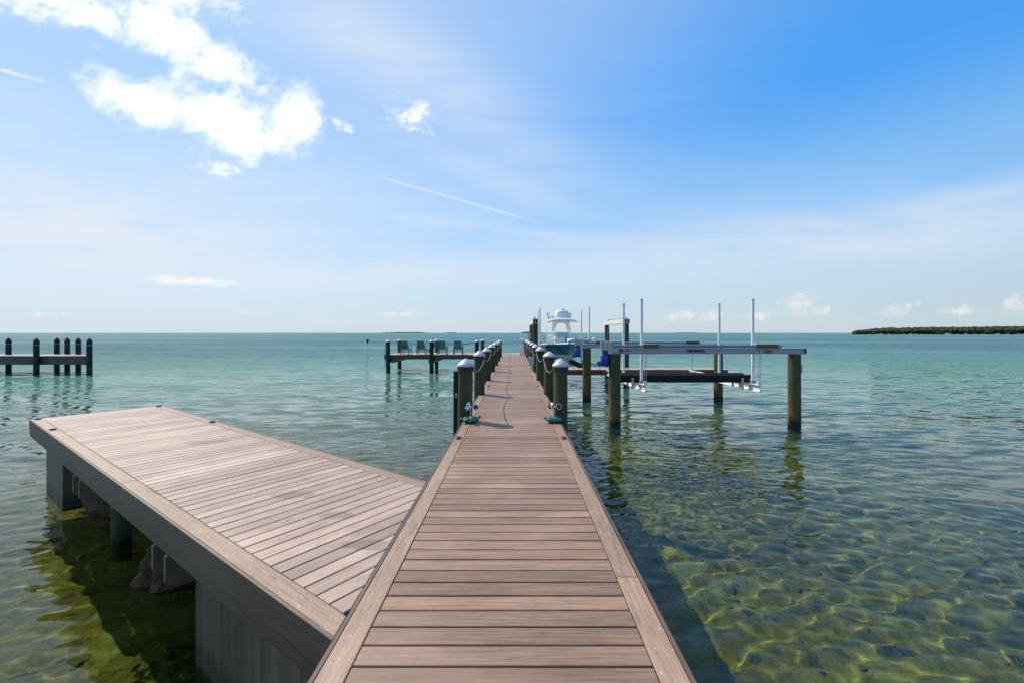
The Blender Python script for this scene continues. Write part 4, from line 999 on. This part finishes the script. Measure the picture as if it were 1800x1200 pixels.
# ------------------------------------------------------------------ neighbouring pier on the left
Q = thing('neighbour_pier', 'dark weathered wooden pier standing in the water at far left', 'pier', (0, 0, DECK))
NX0, NX1, NY0, NY1 = -46.0, -30.35, 31.55, 34.4
x = NX0
while x < NX1 - 0.12:
    back = NY1 if x < -33.4 else NY0 + (NY1 - NY0) * (NX1 - x - 0.1) / 3.05
    if back - NY0 > 0.15: board(back - NY0, 0.19, 0.04).build('plank', 'old_deck', Q, (x + 0.1, (NY0 + back) / 2, random.uniform(-0.004, 0.004)), R(90))
    x += 0.2
MB().box((0, 0, -0.34), (NX1 - NX0, 0.06, 0.56)).build('side_beam', 'timber', Q, ((NX0 + NX1) / 2, NY0 - 0.01, 0))
MB().box((0, 0, -0.34), (-33.4 - NX0, 0.06, 0.56)).build('side_beam', 'timber', Q, ((NX0 - 33.4) / 2, NY1 + 0.01, 0))
MB().bar((NX1, NY0 + 0.03, -0.34), (-33.4, NY1 - 0.02, -0.34), 0.06, 0.56).build('side_beam', 'timber', Q)
def pointed(x, y, lab):
    t = thing('pier_post', lab, 'post', (x, y, 0), R(8), 'pointed posts of the neighbouring pier')
    MB().prism([(0.165 * math.cos(2 * math.pi * k / 16), 0.165 * math.sin(2 * math.pi * k / 16)) for k in range(16)], -1.6, DECK + 1.02).build('shaft', 'pile_dark', t)
    MB().lathe([(0.178, 0), (0.178, 0.03), (0.09, 0.15), (0.01, 0.24)], 16).build('pointed_cap', 'black_rubber', t, (0, 0, DECK + 1.02))
    MB().lathe([(0.170, 0), (0.170, 0.025)], 16).build('pale_band', 'grey_box', t, (0, 0, DECK + 0.75))
for x, y, lab in ((-38.45, 33.7, 'leftmost pointed black post of the neighbouring pier'), (-33.75, 31.3, 'pointed post on the near side of the neighbouring pier, widest of the row'), (-35.55, 34.45, 'leftmost of three pointed posts close together behind the neighbouring pier'),
                  (-34.6, 34.3, 'middle of three pointed posts close together behind the neighbouring pier'), (-33.45, 34.0, 'rightmost of three pointed posts close together behind the neighbouring pier'), (-30.15, 31.45, 'pointed post at the right end of the neighbouring pier')):
    pointed(x, y, lab)
pointed(-41.5, 31.3, 'pointed post on the near side of the neighbouring pier, left of the frame')
pointed(-45.8, 34.5, 'pointed post at the left end of the neighbouring pier, outside the frame')
t = thing('marker_post', 'small dark channel marker post alone in open water left of the chairs', 'marker', (-42.5, 128, 0))
MB().rod((0, 0, -1.5), (0, 0, 0.75), 0.2, 0.18, 10).build('shaft', 'pile_dark', t); MB().box((0, -0.05, 0.85), (0.7, 0.08, 0.5)).build('sign_board', 'pile_dark', t)

# ------------------------------------------------------------------ mangrove shore and far keys
def clumps(name, gen, m):
    base_v = []; base_f = []; n = 10; mrows = 6
    for j in range(mrows + 1):
        ph = math.pi * j / mrows
        for i in range(n): a = 2 * math.pi * i / n; base_v.append((math.sin(ph) * math.cos(a), math.sin(ph) * math.sin(a), math.cos(ph)))
    base_f = [(j * n + i, (j + 1) * n + i, (j + 1) * n + (i + 1) % n, j * n + (i + 1) % n) for j in range(mrows) for i in range(n)]
    b = MB()
    for (x, y, z, rx, rz) in gen:
        sd_ = random.uniform(0, 99); vs = []
        for p in base_v:
            k = 1 + 0.45 * mnoise.noise(Vector(p) * 2.1 + Vector((sd_, 0, 0)))
            vs.append((x + p[0] * rx * k, y + p[1] * rx * k, z + p[2] * rz * k))
        b.add(vs, base_f)
    return b.build(name, m, None, smooth=False)
gen = []
for k in range(3200):
    q = random.random(); dpt = random.random() ** 1.4; run = 560 * q ** 0.9; y = 700 + 80 * dpt + run * 0.05; x = 0.764 * y + run
    edge = min(1.0, run / 60.0) ** 0.5
    top = (8.2 + run * 0.010 + 0.9 * mnoise.noise(Vector((x * 0.03, y * 0.03, 0)))) * (0.30 + 0.70 * edge) * (0.55 + 0.45 * min(1, dpt * 4))
    r_ = random.uniform(1.3, 3.2)
    gen.append((x, y, max(0.4, top * (1 - 0.9 * random.random() ** 2.2) + 1.0), r_ * 1.25, r_ * random.uniform(0.6, 0.9)))
tag(clumps('mangrove_forest', gen, 'mangrove_leaf'), 'dense dark green mangrove shore on the right horizon', 'mangroves', kind='stuff')
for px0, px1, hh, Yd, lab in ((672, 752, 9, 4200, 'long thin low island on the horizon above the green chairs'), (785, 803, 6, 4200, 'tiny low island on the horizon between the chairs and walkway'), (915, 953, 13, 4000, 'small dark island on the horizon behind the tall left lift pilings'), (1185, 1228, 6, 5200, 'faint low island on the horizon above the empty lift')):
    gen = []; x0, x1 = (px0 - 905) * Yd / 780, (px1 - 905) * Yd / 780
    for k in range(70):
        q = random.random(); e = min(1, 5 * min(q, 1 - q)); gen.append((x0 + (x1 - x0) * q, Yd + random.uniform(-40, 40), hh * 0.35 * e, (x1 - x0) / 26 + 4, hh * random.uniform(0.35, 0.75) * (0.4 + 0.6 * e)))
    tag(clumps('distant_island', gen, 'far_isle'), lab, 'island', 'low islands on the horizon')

# everything that stands in the water or under it is lit through the surface
for o in sc.objects:
    if o.type == 'MESH' and o.name != 'water' and o.data.materials:
        zmin = min((o.matrix_world @ Vector(c)).z for c in o.bound_box) if o.parent is None else None
        o.cycles.is_caustics_receiver = o.name.startswith(('seabed', 'seabed_stones', 'shaft', 'coral_boulder', 'skirt_slat', 'post_body'))
